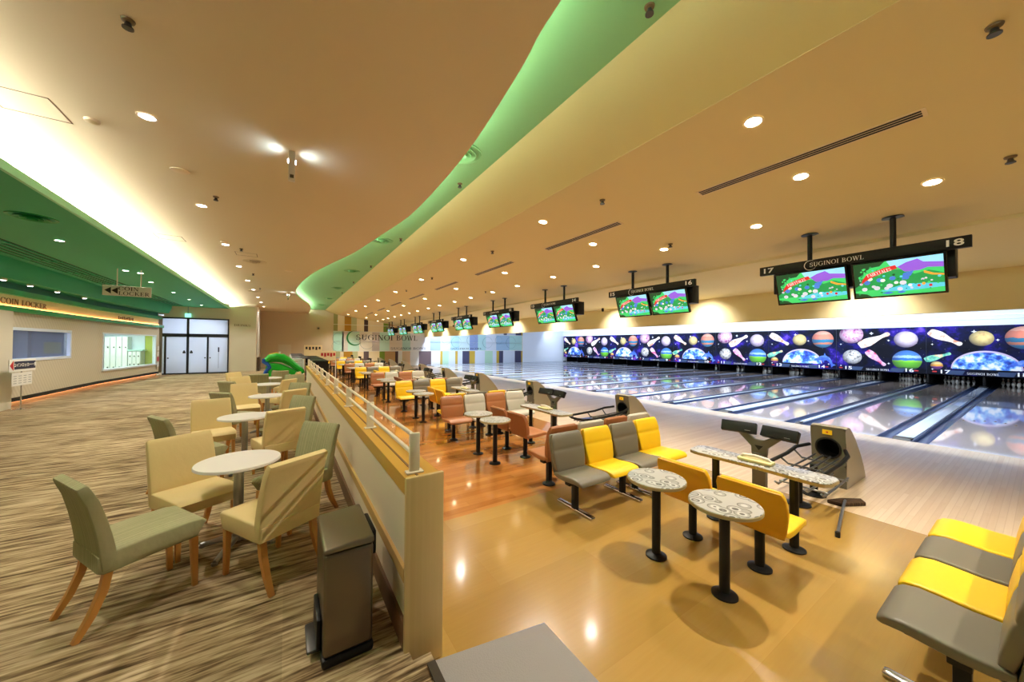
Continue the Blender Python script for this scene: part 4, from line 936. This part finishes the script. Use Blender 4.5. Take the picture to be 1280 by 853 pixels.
for k in range(9):
    y = yc(k); sw = swap_warm if k % 2 else None; n1, n2 = 17-2*k, 18-2*k; c1, c2 = ('yellow', 'taupe') if k % 2 == 0 else ('terracotta', 'pale grey')
    L_ = f'lanes {n1} and {n2}'
    put(benchF if k else benchA, (4.54, y+1.455, 0), pi, f'{c1} and {c2} bench of four facing lane {n2}, near screens {n1} and {n2}', sw)
    put(benchN if k else benchB, (2.76 if k else 2.66, y-1.522, 0), 0, f'{c1} and {c2} bench of four facing lane {n1}, near screens {n1} and {n2}', sw)
    for s, ln_ in ((1, n1), (-1, n2)):
        put(P_bist, (2.755, y+s*.285, 0), R_.uniform(-1, 1), f'round ring patterned side table behind the lane {ln_} chair', None)
        put(P_chair, (3.215, y+s*.285, 0), -pi/2, f'single {c1} chair on black post at the lane {ln_} end of scoring table', sw)
    put(P_table, (3.97, y+.01, 0), 0, f'long ring patterned scoring table on two black posts for {L_}')
    put(P_tray, (3.97, y+.0, .6905), 0.05, f'cream control console with handle on the scoring table of {L_}')
    put(P_kiosk, (4.24, y+.07, 0), 0, f'twin black keypad kiosk on forked stem behind scoring table of {L_}')
    put(P_hood, (6.12, y, 0), 0, f'rounded grey ball return with dark mouth serving {L_}')
    put(P_rack, (6.12, y, 0), 0, f'black tube ball rack in front of the ball return of {L_}')
# a blue cloth on one of the racks
tag(MB().prism([(-.16, -.07), (.05, -.1), (.17, -.05), (.14, .08), (-.1, .09)], 0, .02).build('cleaning_cloth', M['slide_b'], None, .006, loc=(4.93, yc(1)-.08, .40)), 'blue cloth lying on the ball rack of lanes 15 and 16', 'cloth')
# floor broom
b = thing('floor_broom', 'floor broom with bristle head and grey handle lying by the ball rack', 'broom', (5.52, 1.30, 0))
MB().prism([(-.16, -.05), (.16, -.05), (.22, .06), (.0, .09), (-.22, .06)], .0, .045, Matrix.Rotation(-.5, 4, 'Z') @ Matrix.Translation((.05, 0, 0))).build('bristle_head', m_stripes('bristles', [(80, 58, 38), (50, 36, 24), (120, 90, 60)], 90, 0), b, .01)
MB().tube([(0, 0, .05), (-.3, -.05, .045), (-1.0, -.18, .03)], .014, 8).build('broom_handle', M['steel'], b)
MB().lathe([(.02, -.03), (.02, .03)], (-1.0, -.18, .022), 10).build('handle_end', M['black'], b)

# ================================================================== HANDRAIL
h = thing('handrail', 'cream two bar handrail on flat posts along the half wall top', 'handrail', (.645, 2.05, 1.09))
for z in (.215, .105): MB().box(-.011, .011, .0, 11.9, z-.011, z+.011).build('rail_bar', M['rail'], h, .006)
for i in range(10):
    y = 1.29*i+.0
    p = MB().box(-.03, .03, y-.012, y+.012, .0, .235).build('post', M['rail'], h, .004)
    MB().box(-.05, .05, y-.03, y+.03, 0.001, .012).build('base_plate', M['rail'], p, .004)

# ================================================================== CAFE SIDE
def cafe_chair(kind):
    m = M['cream_fab'] if kind == 'cream' else M['green_fab']
    o = thing('dining_chair', '', 'chair', group='slipcovered cafe chairs')
    cv = [(-.02, .40), (0, .40), (.06, .405), (.25, .415), (.42, .415), (.465, .41), (.48, .40)]
    g = MB(); g.sweep(cv, [.43, .45, .46, .46, .455, .44, .42], [.10, .125, .13, .13, .13, .125, .105], None, 8, .16); g.build('seat', m, o, smooth=40)
    cv = [(.03, .345), (.028, .37), (.02, .46), (.005, .56), (-.015, .66), (-.045, .78), (-.073, .85), (-.084, .878), (-.088, .888)]
    g = MB(); g.sweep(cv, [.44, .455, .46, .46, .46, .455, .45, .445, .43], [.065, .075, .075, .07, .065, .06, .056, .052, .04], None, 8, .2); b = g.build('backrest', m, o, smooth=40)
    for s in (-1, 1):
        g = MB(); L = [(s*.19, .44, .35), (s*.19, .445, .18), (s*.192, .45, 0)]
        g.bar(L[0], L[2], .042, .042, .03, .03); g.build('leg', M['chair_wood'], o, .004)
        g = MB(); pts = [(s*.19, .03, .36), (s*.19, .01, .24), (s*.192, -.035, .12), (s*.195, -.10, 0)]; ww = [.042, .042, .038, .03]
        for i in range(3): g.bar(pts[i], pts[i+1], ww[i], ww[i]*.9, ww[i+1], ww[i+1]*.9)
        g.build('leg', M['chair_wood'], o)
    if kind == 'cream': MB().box(-.03, .03, -.0355, -.028, .425, .435).build('maker_tag', M['ink'], b, loc=(.10, .026, 0))
    index_kids(o); [index_kids(c) for c in o.children]; return o
CG, CC = cafe_chair('green'), cafe_chair('cream')
def cafe_table():
    o = thing('cafe_table', '', 'table', group='round white cafe tables')
    MB().lathe([(.285, .70), (.30, .706), (.30, .722), (.296, .728)], n=48).build('table_top', M['white_lam'], o)
    MB().cyl((0, 0, 0), .036, .05, .70, 20).build('column', M['steel'], o)
    for a in range(4):
        t = pi/4+a*pi/2; c, s = math.cos(t), math.sin(t)
        g = MB(); P_ = [(.03*c, .03*s, .075), (.14*c, .14*s, .055), (.28*c, .28*s, .022)]
        g.tube(P_, [.026, .024, .018], 8); g.lathe([(.02, -.022), (.024, 0)], (.28*c, .28*s, .022), 12); g.build('foot_arm', M['steel'], o)
    index_kids(o); return o
CT = cafe_table()
tabs = [(-.33, 3.79, 'nearest the bin'), (-.47, 6.05, 'second from the bin'), (-.30, 8.25, 'third from the bin'), (-.37, 10.6, 'fourth from the bin'), (-.40, 12.5, 'farthest from the bin')]
for x, y, w in tabs: put(CT, (x, y, ZC), .35, f'round white cafe table on steel column, {w}')
# chairs given by rear-leg mid point and facing angle (degrees from +x, anticlockwise)
ch = [('green', -1.10, 3.21, 31, 'green striped dining chair alone nearest the camera, turned towards the first table'),
      ('cream', -.81, 4.32, -60, 'cream dining chair across the first white table from the bin, seat facing the bin'),
      ('cream', .10, 3.0, 123, 'cream dining chair beside the steel bin, its plain back to the camera'),
      ('green', .34, 4.25, -140, 'green striped dining chair by the half wall just past the steel bin'),
      ('green', -1.22, 5.45, 30, 'green striped dining chair behind the first cream chair, on the open carpet side'),
      ('cream', -.94, 6.85, -76, 'cream dining chair on the open carpet side of the second table'),
      ('cream', .02, 5.28, 110, 'cream dining chair at the second table with its plain back to the camera'),
      ('green', .27, 6.58, -140, 'green striped dining chair by the half wall past the second table'),
      ('green', -.95, 7.65, 44, 'green striped dining chair on the open carpet side between second and third tables'),
      ('cream', -.74, 9.2, -80, 'cream dining chair on the open carpet side of the third table'),
      ('cream', .16, 7.5, 125, 'cream dining chair at the third table with its plain back to the camera'),
      ('green', .28, 8.8, -125, 'green striped dining chair by the half wall past the third table'),
      ('green', -1.11, 9.8, 46, 'green striped dining chair on the open carpet side before the fourth table'),
      ('cream', -.99, 11.1, -58, 'cream dining chair on the open carpet side past the fourth table'),
      ('cream', .09, 9.75, 140, 'cream dining chair at the fourth table with its plain back to the camera'),
      ('green', .2, 11.2, -95, 'green striped dining chair by the half wall past the fourth table'),
      ('green', -.62, 11.75, 100, 'green striped dining chair turned away from the camera at the farthest table'),
      ('cream', -1.3, 12.85, -42, 'cream dining chair farthest out on the open carpet, before the frosted doors'),
      ('green', -.14, 12.9, 104, 'green striped dining chair at the farthest table in front of the slide'),
      ('cream', .33, 12.15, 165, 'cream dining chair near the far end of the half wall')]
for kd, x, y, a, lab in ch:
    t = math.radians(a); d = Vector((math.cos(t), math.sin(t)))
    put(CG if kd == 'green' else CC, (x+d.x*.10, y+d.y*.10, ZC), t-pi/2, lab)
# steel pedal bin
b = thing('pedal_bin', 'brushed steel rectangular pedal bin beside the end of the half wall', 'bin', (.30, 2.32, ZC))
T = Matrix.Rotation(0, 4, 'Z')
MB().prism([(-.12, -.23), (.13, -.23), (.13, .23), (-.12, .23)], .05, .60).build('bin_body', M['bin_steel'], b, .02, 3)
MB().prism([(-.125, -.235), (.135, -.235), (.135, .235), (-.125, .235)], .0, .052).build('bin_base', M['black'], b, .015)
MB().add([(-.125, -.235, .605), (.135, -.235, .605), (.135, .235, .605), (-.125, .235, .605), (-.12, -.23, .632), (.13, -.23, .650), (.13, .23, .650), (-.12, .23, .632)], [(0, 3, 2, 1), (4, 5, 6, 7), (0, 1, 5, 4), (1, 2, 6, 5), (2, 3, 7, 6), (3, 0, 4, 7)]).build('bin_lid', M['bin_lid'], b, .012, 3)
MB().box(.134, .165, -.13, .13, .48, .62).build('lid_hinge', M['black'], b, .01)
MB().box(-.175, -.11, -.09, .11, .03, .25).build('pedal_guard', M['black'], b, .012) if False else None
p = MB().box(-.19, -.12, -.14, .09, .045, .065).build('pedal', M['alu_dark'], b, .008); MB().box(-.145, -.12, -.15, .1, .05, .22).build('pedal_post', M['black'], p, .008)
# inflatable-looking green play slide
s = thing('play_slide', 'green frog-like toddler slide with blue trim on the carpet past the cafe tables', 'slide', (0, 16.2, ZC))
k1 = 16.2/15.5
def SL(x, z): return (x*k1, (z-1.849)*k1+1.849-ZC)
g = MB()
for y0 in (-.32, .32):
    pts = [SL(-.62, 1.22), SL(-.50, 1.36), SL(-.30, 1.39), SL(-.12, 1.36), SL(.1, 1.22), SL(.33, 1.0), SL(.52, .84), SL(.56, .76)]
    g.tube([(x, y0, z) for x, z in pts], [.09, .11, .12, .12, .1, .09, .07, .05], 12)
pts = [SL(-.56, 1.24), SL(-.3, 1.28), SL(-.1, 1.25), SL(.15, 1.08), SL(.36, .88), SL(.54, .74)]
g.sweep([(x, z) for x, z in pts], .62, [.16, .2, .2, .16, .12, .06], basis((0, 1, 0), (1, 0, 0), (0, 0, 1)))
g.build('slide_chute', M['slide_g'], s, smooth=60)
g = MB(); pts = [SL(-.6, 1.05), SL(-.42, 1.02), SL(-.2, .98), SL(0, .9), SL(.2, .8), SL(.42, .70)]
g.sweep([(x, z) for x, z in pts], .74, [.2, .26, .26, .24, .2, .1], basis((0, 1, 0), (1, 0, 0), (0, 0, 1)))
g.build('slide_body', M['slide_g'], s, smooth=60)
for y0 in (-.3, .3):
    MB().tube([(*[SL(-.5, .95)[0]], y0, SL(-.5, .95)[1]), (SL(-.54, .7)[0], y0, .35), (SL(-.52, .5)[0], y0-.04, .02)], [.1, .09, .11], 10).build('leg', M['slide_g'], s)
    MB().tube([(.42, y0, .42), (.48, y0, .2), (.5, y0, .01)], [.07, .06, .07], 10).build('leg', M['slide_g'], s)
for y0 in (-.36, .36):
    MB().tube([(SL(-.66, 1.3)[0], y0, SL(-.66, 1.3)[1]), (SL(-.67, 1.2)[0], y0, SL(-.67, 1.2)[1]), (SL(-.56, 1.12)[0], y0, SL(-.56, 1.12)[1]), (SL(-.5, 1.0)[0], y0, SL(-.5, 1.0)[1]), (SL(-.6, .85)[0], y0, SL(-.6, .85)[1]), (SL(-.64, .7)[0], y0, SL(-.64, .7)[1]), (SL(-.6, .6)[0], y0, .3)], .07, 10).build('blue_trim', M['slide_b'], s)
MB().tube([(SL(-.52, 1.45)[0], -.2, SL(-.52, 1.45)[1]), (SL(-.3, 1.5)[0], 0, SL(-.3, 1.5)[1]), (SL(-.15, 1.45)[0], .2, SL(-.15, 1.45)[1])], .035, 8).build('yellow_grip', M['slide_y'], s)
MB().tube([(SL(-.22, 1.4)[0], 0, SL(-.22, 1.4)[1]), (SL(-.2, 1.56)[0], 0, SL(-.2, 1.56)[1])], .03, 8).build('white_peg', M['white'], s)
# white framed tables beyond the half wall, and black ball shelves
for i in range(4):
    o = thing('framed_table', ['white tube framed table with dark top nearest the slide', 'second white tube framed dark table past the slide', 'third white tube framed dark table past the slide', 'farthest white tube framed dark table by the beige wall'][i], 'table', (.46, 17.5+2.2*i, ZC), 0, 'white framed tables')
    MB().box(-.25, .33, -.35, .9, 1.10, 1.14).build('table_top', M['table_dark'], o, .006)
    for y in (-.36, .9):
        MB().tube([(-.28, y, 0), (-.28, y, 1.02), (-.24, y, 1.09), (.1, y, 1.09), (.14, y, 1.04), (.14, y, 0)], .028, 8).build('leg_frame', M['white'], o)
    MB().tube([(-.28, -.36, .75), (-.28, .9, .75)], .02, 8).tube([(-.28, -.36, .95), (.14, -.36, .95)], .02, 8).build('crossbar', M['white'], o)
def ball_shelf(y, lab):
    o = thing('ball_shelf', lab, 'ball shelf', (1.12, y, 0), 0, 'black ball shelves')
    MB().box(-.27, .27, -1.0, 1.0, 1.16, 1.20).build('shelf_top', M['black'], o, .006)
    MB().box(-.25, .25, -1.0, -.96, .0, 1.16).build('side_panel', M['black'], o); MB().box(-.25, .25, .96, 1.0, .0, 1.16).build('side_panel', M['black'], o)
    for z in (.1, .45, .8): MB().box(-.25, .25, -.96, .96, z, z+.03).build('shelf', M['black'], o)
    return o
ballm = [mat('ball_'+n, c, .15, coat=.5) for n, c in (('black', (20, 20, 26)), ('purple', (50, 30, 70)), ('navy', (24, 30, 70)), ('maroon', (70, 20, 30)))]
bn = ['black', 'purple', 'navy', 'maroon']; bmesh_ = []
for mm in ballm:
    g = MB(); g.lathe([(.108*math.sin(pi*j/10)+.0005, -.108*math.cos(pi*j/10)) for j in range(11)], n=18)
    bmesh_.append(g)
for yi, (y, nm) in enumerate(((16.2, 'nearest the handrail'), (18.6, 'second from the handrail'), (21.0, 'third from the handrail'))):
    ball_shelf(y, f'black open shelf of bowling balls past the half wall, {nm}')
protos = [None]*4
for yi, y in enumerate((16.2, 18.6, 21.0)):
    for zi, z in enumerate((.13, .48, .83)):
        for j in range(3):
            c = (yi+zi*2+j) % 4
            if protos[c] is None: o = protos[c] = bmesh_[c].build('bowling_ball', ballm[c], smooth=80)
            else: o = protos[c].copy(); C.objects.link(o)
            o.location = (1.12, y-.6+.6*j, z+.1085)
            tag(o, f'{bn[c]} bowling ball on the {["bottom", "middle", "top"][zi]} level of the {["nearest", "second", "third"][yi]} black ball shelf', 'bowling ball', 'balls on the black shelves')
# posters on low boards at the far beige wall
for i, (x, y, z0, z1, w, lab) in enumerate(((1.35, 24.0, 1.02, 1.78, .95, 'white poster board with small dark pictures before the beige wall'), (1.75, 19.8, 1.02, 1.5, .75, 'lower white poster board with red pictures above the ball shelf'))):
    o = thing('poster_board', lab, 'poster board', (x, y, 0))
    MB().box(-w/2, w/2, 0, .03, z0, z1).build('board', M['sign_cream'], o)
    g = MB()
    for j in range(5): g.box(-w/2+.08+j*w*.18, -w/2+.08+j*w*.18+.1, -.004, 0, z1-.25-.04*(j % 2), z1-.1)
    g.build('picture', M['ink'] if i == 0 else M['red'], o)
    for sx in (-1, 1): MB().box(sx*w/2-.02, sx*w/2+.02, 0, .03, ZC if x < .75 else 0, z0).build('leg', M['white'], o)
# service panel on the beige wall
tag(MB().box(-.5, .3, YFAR-.02, YFAR, ZC, 1.8).build('wall_hatch', M['wall_drinks']), 'pale flush service door panel on the far beige wall', 'hatch')
o = thing('drinks_shelf', 'dark cluttered vending alcove unit beside the pale DRINKS wall', 'shelf', (-1.46, 27.6, ZC))
MB().box(-.07, .05, -.6, .6, 0, .85).build('unit_body', mat('vending_brown', (84, 66, 54), .4), o)
for j in range(4): MB().box(.05, .056, -.52+.28*j, -.32+.28*j, .1, .75).build('unit_panel', M['alu_dark'], o)
# camera/sensor on the far beige wall
o = tag(MB().lathe([(.03, 0), (.06, .03), (.06, .12), (.03, .16)], n=12, T=face_negY((2.05, YFAR, 3.05))).build('wall_camera', M['black']), 'small dark camera on the far beige wall', 'camera')

# hanging COIN LOCKER sign
o = thing('hanging_sign', 'white hanging COIN LOCKER sign with two black arrows on thin rods', 'sign', (-3.72, 13.9, 3.14))
Ts = Matrix.Rotation(math.radians(4), 4, 'Z')
MB().box(-.47, .47, -.02, .02, 0, .28).build('sign_board', M['paper'], o, .004)
g = MB()
for x in (-.43, -.3): g.prism([(x, .14), (x+.12, .05), (x+.12, .23)], 0, .004, face_negY((0, -.021, 0)))
g.build('arrow', M['ink'], o)
g = MB(); serif(g, 'COIN', .1, face_negY((-.17, -.021, .155)), fit=.40, align='L', depth=.004); serif(g, 'LOCKER', .1, face_negY((-.17, -.021, .025)), fit=.62, align='L', depth=.004); g.build('lettering', M['ink'], o)
for x in (-.2, .26): MB().cyl((x, 0, .28), .012, 0, .47, 8).build('rod', M['rail'], o)
# small stand sign by the office window
o = thing('stand_sign', 'small stand sign with red arrow and navy plate in front of the office window', 'sign', (-5.72, 14.4, ZC), pi/2)
MB().cyl((0, 0, 0), .014, .02, 1.05, 10).build('pole', M['chrome'], o)
MB().lathe([(.16, 0), (.16, .012), (.03, .025)], n=24).build('base', M['chrome'], o)
MB().box(-.55, .52, -.03, -.015, .98, 1.29).build('sign_board', M['paper'], o)
MB().box(-.36, .5, -.034, -.03, 1.04, 1.24).build('navy_plate', M['navy'], o)
MB().prism([(-.53, 1.14), (-.4, 1.02), (-.4, 1.26)], 0, .005, face_negY((0, -.03, 0))).build('red_arrow', M['red'], o)
g = MB(); g.font('コインロッカー一覧', .105, face_negY((.07, -.036, 1.14)), .003); g.build('lettering', M['paper'], o)
MB().box(-.42, .40, -.02, -.012, .62, .95).build('notice_sheet', M['paper'], o)
g = MB()
for a in range(4):
    for c in range(4): g.box(-.36+.2*a, -.24+.2*a, -.0215, -.02, .68+.06*c, .69+.06*c)
g.build('notice_text', M['alu_dark'], o)

# ================================================================== CEILING FITTINGS AND LAMPS
def spot(root, power, col, size=95, z=-.02, blend=.6, rad=.05):
    l = bpy.data.lights.new('lamp', 'SPOT'); l.energy = power; l.color = col; l.spot_size = math.radians(size); l.spot_blend = blend; l.shadow_soft_size = rad
    o = bpy.data.objects.new('lamp', l); C.objects.link(o); o.parent = root; o.location = (0, 0, z)
def downlight_proto(nm, r, lens):
    o = thing('downlight', '', 'ceiling light')
    MB().lathe([(r*1.0, -.002), (r*1.22, -.006), (r*1.25, .004), (r*1.0, .004)], n=28, cap=False).build('trim_ring', M['trim_w'], o)
    MB().lathe([(.001, .001), (r, .001), (r, .003), (.001, .003)], n=24).build('lens', lens, o)
    index_kids(o); return o
D1 = downlight_proto('downlight', .07, M['lens']); D2 = downlight_proto('downlight', .065, M['lens_cool']); D3 = downlight_proto('downlight', .06, M['lens_cool'])
def light(proto, x, y, z, lab, grp, power, col, size=110, tiltx=0):
    if proto.name in used: o = dup(proto, (x, y, z), 0, lab, grp)
    else: used.add(proto.name); o = proto; o.location = (x, y, z); o['label'] = lab; o['group'] = grp
    if tiltx: o.rotation_euler = (0, tiltx, 0)
    spot(o, power, col, size, rad=.02); return o
sl = math.atan(.145)
for k in range(-1, 9):
    n1, n2 = 17-2*k, 18-2*k
    nm = f'screens {n1} and {n2}' if k >= 0 else 'the spot above the camera end'
    light(D1, 3.886, yc(k)-.02, cz(3.886)-.008, f'bright recessed downlight next to the cream beam, level with {nm}', 'downlights over the bowling seats', L_DOWN*1.9, WARM, 115, sl)
    light(D1, 5.184, yc(k), cz(5.184)-.008, f'bright recessed downlight in the middle ceiling row, level with {nm}', 'downlights over the bowling seats', L_DOWN*.75, WARM, 100, sl)
    for s, nn in ((.892, n1), (-.897, n2)):
        light(D1, 6.22, yc(k)+s, cz(6.22)-.008, f'bright recessed downlight just in front of the hanging screens, above number {nn}' if k >= 0 else f'recessed downlight over the approach {"before" if s > 0 else "behind"} the camera end', 'downlights over the bowling seats', L_DOWN*.4, WARM, 95, sl)
ord_ = ['first', 'second', 'third', 'fourth', 'fifth', 'sixth', 'seventh', 'eighth', 'ninth', 'tenth', 'eleventh']
ys = [2.31, 5.065, 7.835, 10.6, 13.36, 16.19, 18.8, 21.7, 24.3, 27.0]
for i, y in enumerate(ys):
    light(D2, -1.24, y, 4.192, f'small recessed downlight in the tan concourse ceiling, {ord_[i]} of its row from the camera', 'downlights of the concourse', L_HALL, WARM2, 115)
gy = [7.9, 10.74, 14.15, 14.40, 16.33, 19.1, 21.77, 24.57]
for i, y in enumerate(gy):
    light(D3, -3.83 if i != 3 else -3.6, y, 3.882, f'small recessed downlight in the dark green soffit, {ord_[i]} of its row from the camera', 'downlights of the green soffit', L_GREEN, WARM2, 140)
for i, y in enumerate((13.94, 15.01, 16.34, 18.03)):
    o = thing('soffit_spotlight', f'small round white spotlight under the green ledge above COIN LOCKER band, {ord_[i]} along', 'spotlight', (-5.85, y, 3.42), 0, 'green ledge spotlights')
    MB().lathe([(.05, 0), (.06, -.01), (.06, -.05), (.045, -.055)], n=18).build('spot_body', M['white'], o)
    MB().lathe([(.044, -.0545), (.044, -.057)], n=18).build('lens', M['lens_cool'], o)
    spot(o, 6, (.75, 1, .9), 42, -.07)
# slots in the bowling ceiling
for k in range(8):
    y0 = .59+P*k
    o = thing('slot_diffuser', f'long black slotted air diffuser in the bowling ceiling, {ord_[k]} from the camera', 'air diffuser', (4.787, y0+1.008, cz(4.787)), 0, 'slot diffusers'); o.rotation_euler = (0, sl, 0)
    MB().box(-.07, .07, -1.03, 1.03, -.006, .004).build('frame', M['trim_w'], o)
    g = MB()
    for j in range(3): g.box(-.052+.038*j, -.026+.038*j, -1.0, 1.0, -.0075, -.004)
    g.build('slot', M['black'], o)
def sprinkler(x, y, z, lab, s=.72, cat='sprinkler'):
    o = thing('sprinkler_head', lab, cat, (x, y, z), 0, 'ceiling sprinkler heads')
    MB().lathe([(.055*s, 0), (.05*s, -.012), (.02*s, -.02)], n=18).build('escutcheon', M['sprinkler'], o)
    MB().lathe([(.022*s, -.018), (.03*s, -.045), (.045*s, -.055), (.045*s, -.064)], n=14).build('sprinkler_nozzle', M['alu_dark'], o)
for i, (x, y) in enumerate(((-.995, 3.627), (-.975, 7.233), (-.969, 10.865), (-.966, 14.5), (-.96, 18.1))): sprinkler(x, y, 4.2, f'brown sprinkler head in the tan concourse ceiling, {ord_[i]} from the camera')
for i, (x, y) in enumerate(((2.344, 1.67), (2.358, 5.235), (2.367, 8.79), (2.36, 12.4), (2.36, 16), (2.36, 19.6))): sprinkler(x, y, 4.5, f'sprinkler head in the green ceiling recess, {ord_[i]} from the camera')
from_px = [(1243, 32), (1263, 196), (753, 250), (838, 305), (615.5, 314), (540, 347), (508, 362.7), (607, 364.3)]
a_, p_, r_ = .576, .0121, .0063
def ray(px, py):
    u, v = (px-640)/434, (py-426.5)/434; c, s = math.cos(r_), math.sin(r_); u, v = u*c+v*s, -u*s+v*c
    F = math.cos(p_)+v*math.sin(p_); U = math.sin(p_)-v*math.cos(p_)
    return Vector((u*math.cos(a_)+F*math.sin(a_), -u*math.sin(a_)+F*math.cos(a_), U))
for i, (px, py) in enumerate(from_px):
    d = ray(px, py); t = (4.665-1.849)/(d.z+.145*d.x)
    sprinkler(d.x*t, d.y*t, cz(d.x*t)-.002, ['brown sprinkler head nearest the camera beside the first slot diffuser', 'brown sprinkler head in the bowling ceiling beyond the end of first slot', 'brown sprinkler head between first and second slot diffusers', 'brown sprinkler head near the bright lamp above screens 15', 'brown sprinkler head between second and third slot diffusers', 'brown sprinkler head beyond the third slot diffuser', 'brown sprinkler head beyond the fourth slot diffuser', 'brown sprinkler head in front of screens 11 and 12'][i], .78)
def panel(x0, x1, y0, y1, z, lab):
    o = tag(MB().box(x0, x1, y0, y0+.012, z-.002, z+.001).box(x0, x1, y1-.012, y1, z-.002, z+.001).box(x0, x0+.012, y0, y1, z-.002, z+.001).box(x1-.012, x1, y0, y1, z-.002, z+.001).build('access_hatch', M['baseboard']), lab, 'ceiling hatch', 'ceiling hatches')
panel(-2.42, -1.95, 5.22, 5.69, 4.2, 'square ceiling hatch outline nearest the camera beside the bright cove')
panel(-2.43, -1.97, 10.39, 10.84, 4.2, 'square ceiling hatch outline in the middle beside the bright cove')
panel(-1.14, -.68, 11.27, 11.68, 4.2, 'square ceiling hatch outline near the round concourse diffuser')
def puck(x, y, z, r, h, lab, nm, cat):
    o = tag(MB().lathe([(r, 0), (r*.95, -h*.7), (r*.6, -h)], (0, 0, 0), 22).build(nm, M['trim_w'], None, loc=(x, y, z)), lab, cat)
puck(-1.749, 5.472, 4.2, .06, .035, 'small white smoke detector beside the nearest ceiling hatch', 'smoke_detector', 'smoke detector')
puck(-1.242, 6.403, 4.2, .10, .015, 'round flush ceiling speaker in the concourse lamp row', 'ceiling_speaker', 'speaker')
puck(-1.234, 10.33, 4.2, .07, .03, 'round smoke detector next to the fourth concourse downlight', 'smoke_detector', 'smoke detector')
puck(.042, 13.3, 4.2, .12, .015, 'round flush ceiling speaker near the wavy ceiling edge', 'ceiling_speaker', 'speaker')
def diffuser(x, y, z, r, m, lab):
    o = thing('round_diffuser', lab, 'air diffuser', (x, y, z), 0, 'round ceiling diffusers')
    MB().lathe([(r*.86, .0), (r, -.012), (r, .002), (r*.86, .002)], n=36, cap=False).build('outer_ring', m, o)
    MB().lathe([(.001, .001), (r*.9, .001), (r*.9, .0015), (.001, .0015)], n=30).build('throat', M['dark'], o)
    for q, dz in ((.72, -.03), (.48, -.04), (.24, -.05)):
        MB().lathe([(r*q*.72, .0), (r*q, dz), (r*q, dz+.006), (r*q*.74, .002)], n=32, cap=False).build('cone_ring', m, o)
diffuser(-.79, 12.345, 4.2, .28, M['paint'], 'round cream air diffuser in the concourse ceiling, nearer one')
diffuser(-1.25, 19.33, 4.2, .28, M['paint'], 'round cream air diffuser in the concourse ceiling, farther one')
diffuser(-3.5, 9.0, 3.89, .27, M['green_lip'], 'round dark green air diffuser in the green soffit')
for i, (x, y) in enumerate(((2.0, 4.38), (2.02, 9.23), (1.96, 13.68), (2.0, 18.2), (2.03, 22.68), (1.97, 26.6))):
    diffuser(x, y, 4.5, .27, M['green_recess'], f'round pale green air diffuser in the green ceiling recess, {ord_[i]} from the camera')
# emergency lamp hanging from the concourse ceiling, lighting the ceiling on both sides
for x, y, lab in ((.03, 5.02, 'slim white hanging lamp box throwing two white beams on the ceiling'), (.04, 18.82, 'far white hanging lamp box near the tip of the wavy recess')):
    o = thing('beam_lamp', lab, 'lamp', (x, y, 4.2), 0, 'hanging beam lamps')
    MB().box(-.035, .035, -.03, .03, -.36, 0).build('lamp_body', M['white_lam'], o, .006)
    MB().box(-.02, .02, -.035, -.03, -.33, -.29).build('lamp_label', M['alu_dark'], o)
    for s in (-1, 1):
        MB().lathe([(.022, 0), (.026, .01)], n=14, T=basis((0, 1, 0), (0, 0, 1), (s, 0, 0), (s*.035, 0, -.12))).build('lamp_lens', M['lens_cool'], o)
        l = bpy.data.lights.new('beam', 'SPOT'); l.energy = 4.5; l.color = (.56, .74, 1); l.spot_size = math.radians(140); l.spot_blend = 1; l.shadow_soft_size = .02
        q = bpy.data.objects.new('beam', l); C.objects.link(q); q.parent = o; q.location = (s*.07, 0, -.13); q.rotation_euler = (0, -s*math.radians(112), 0)
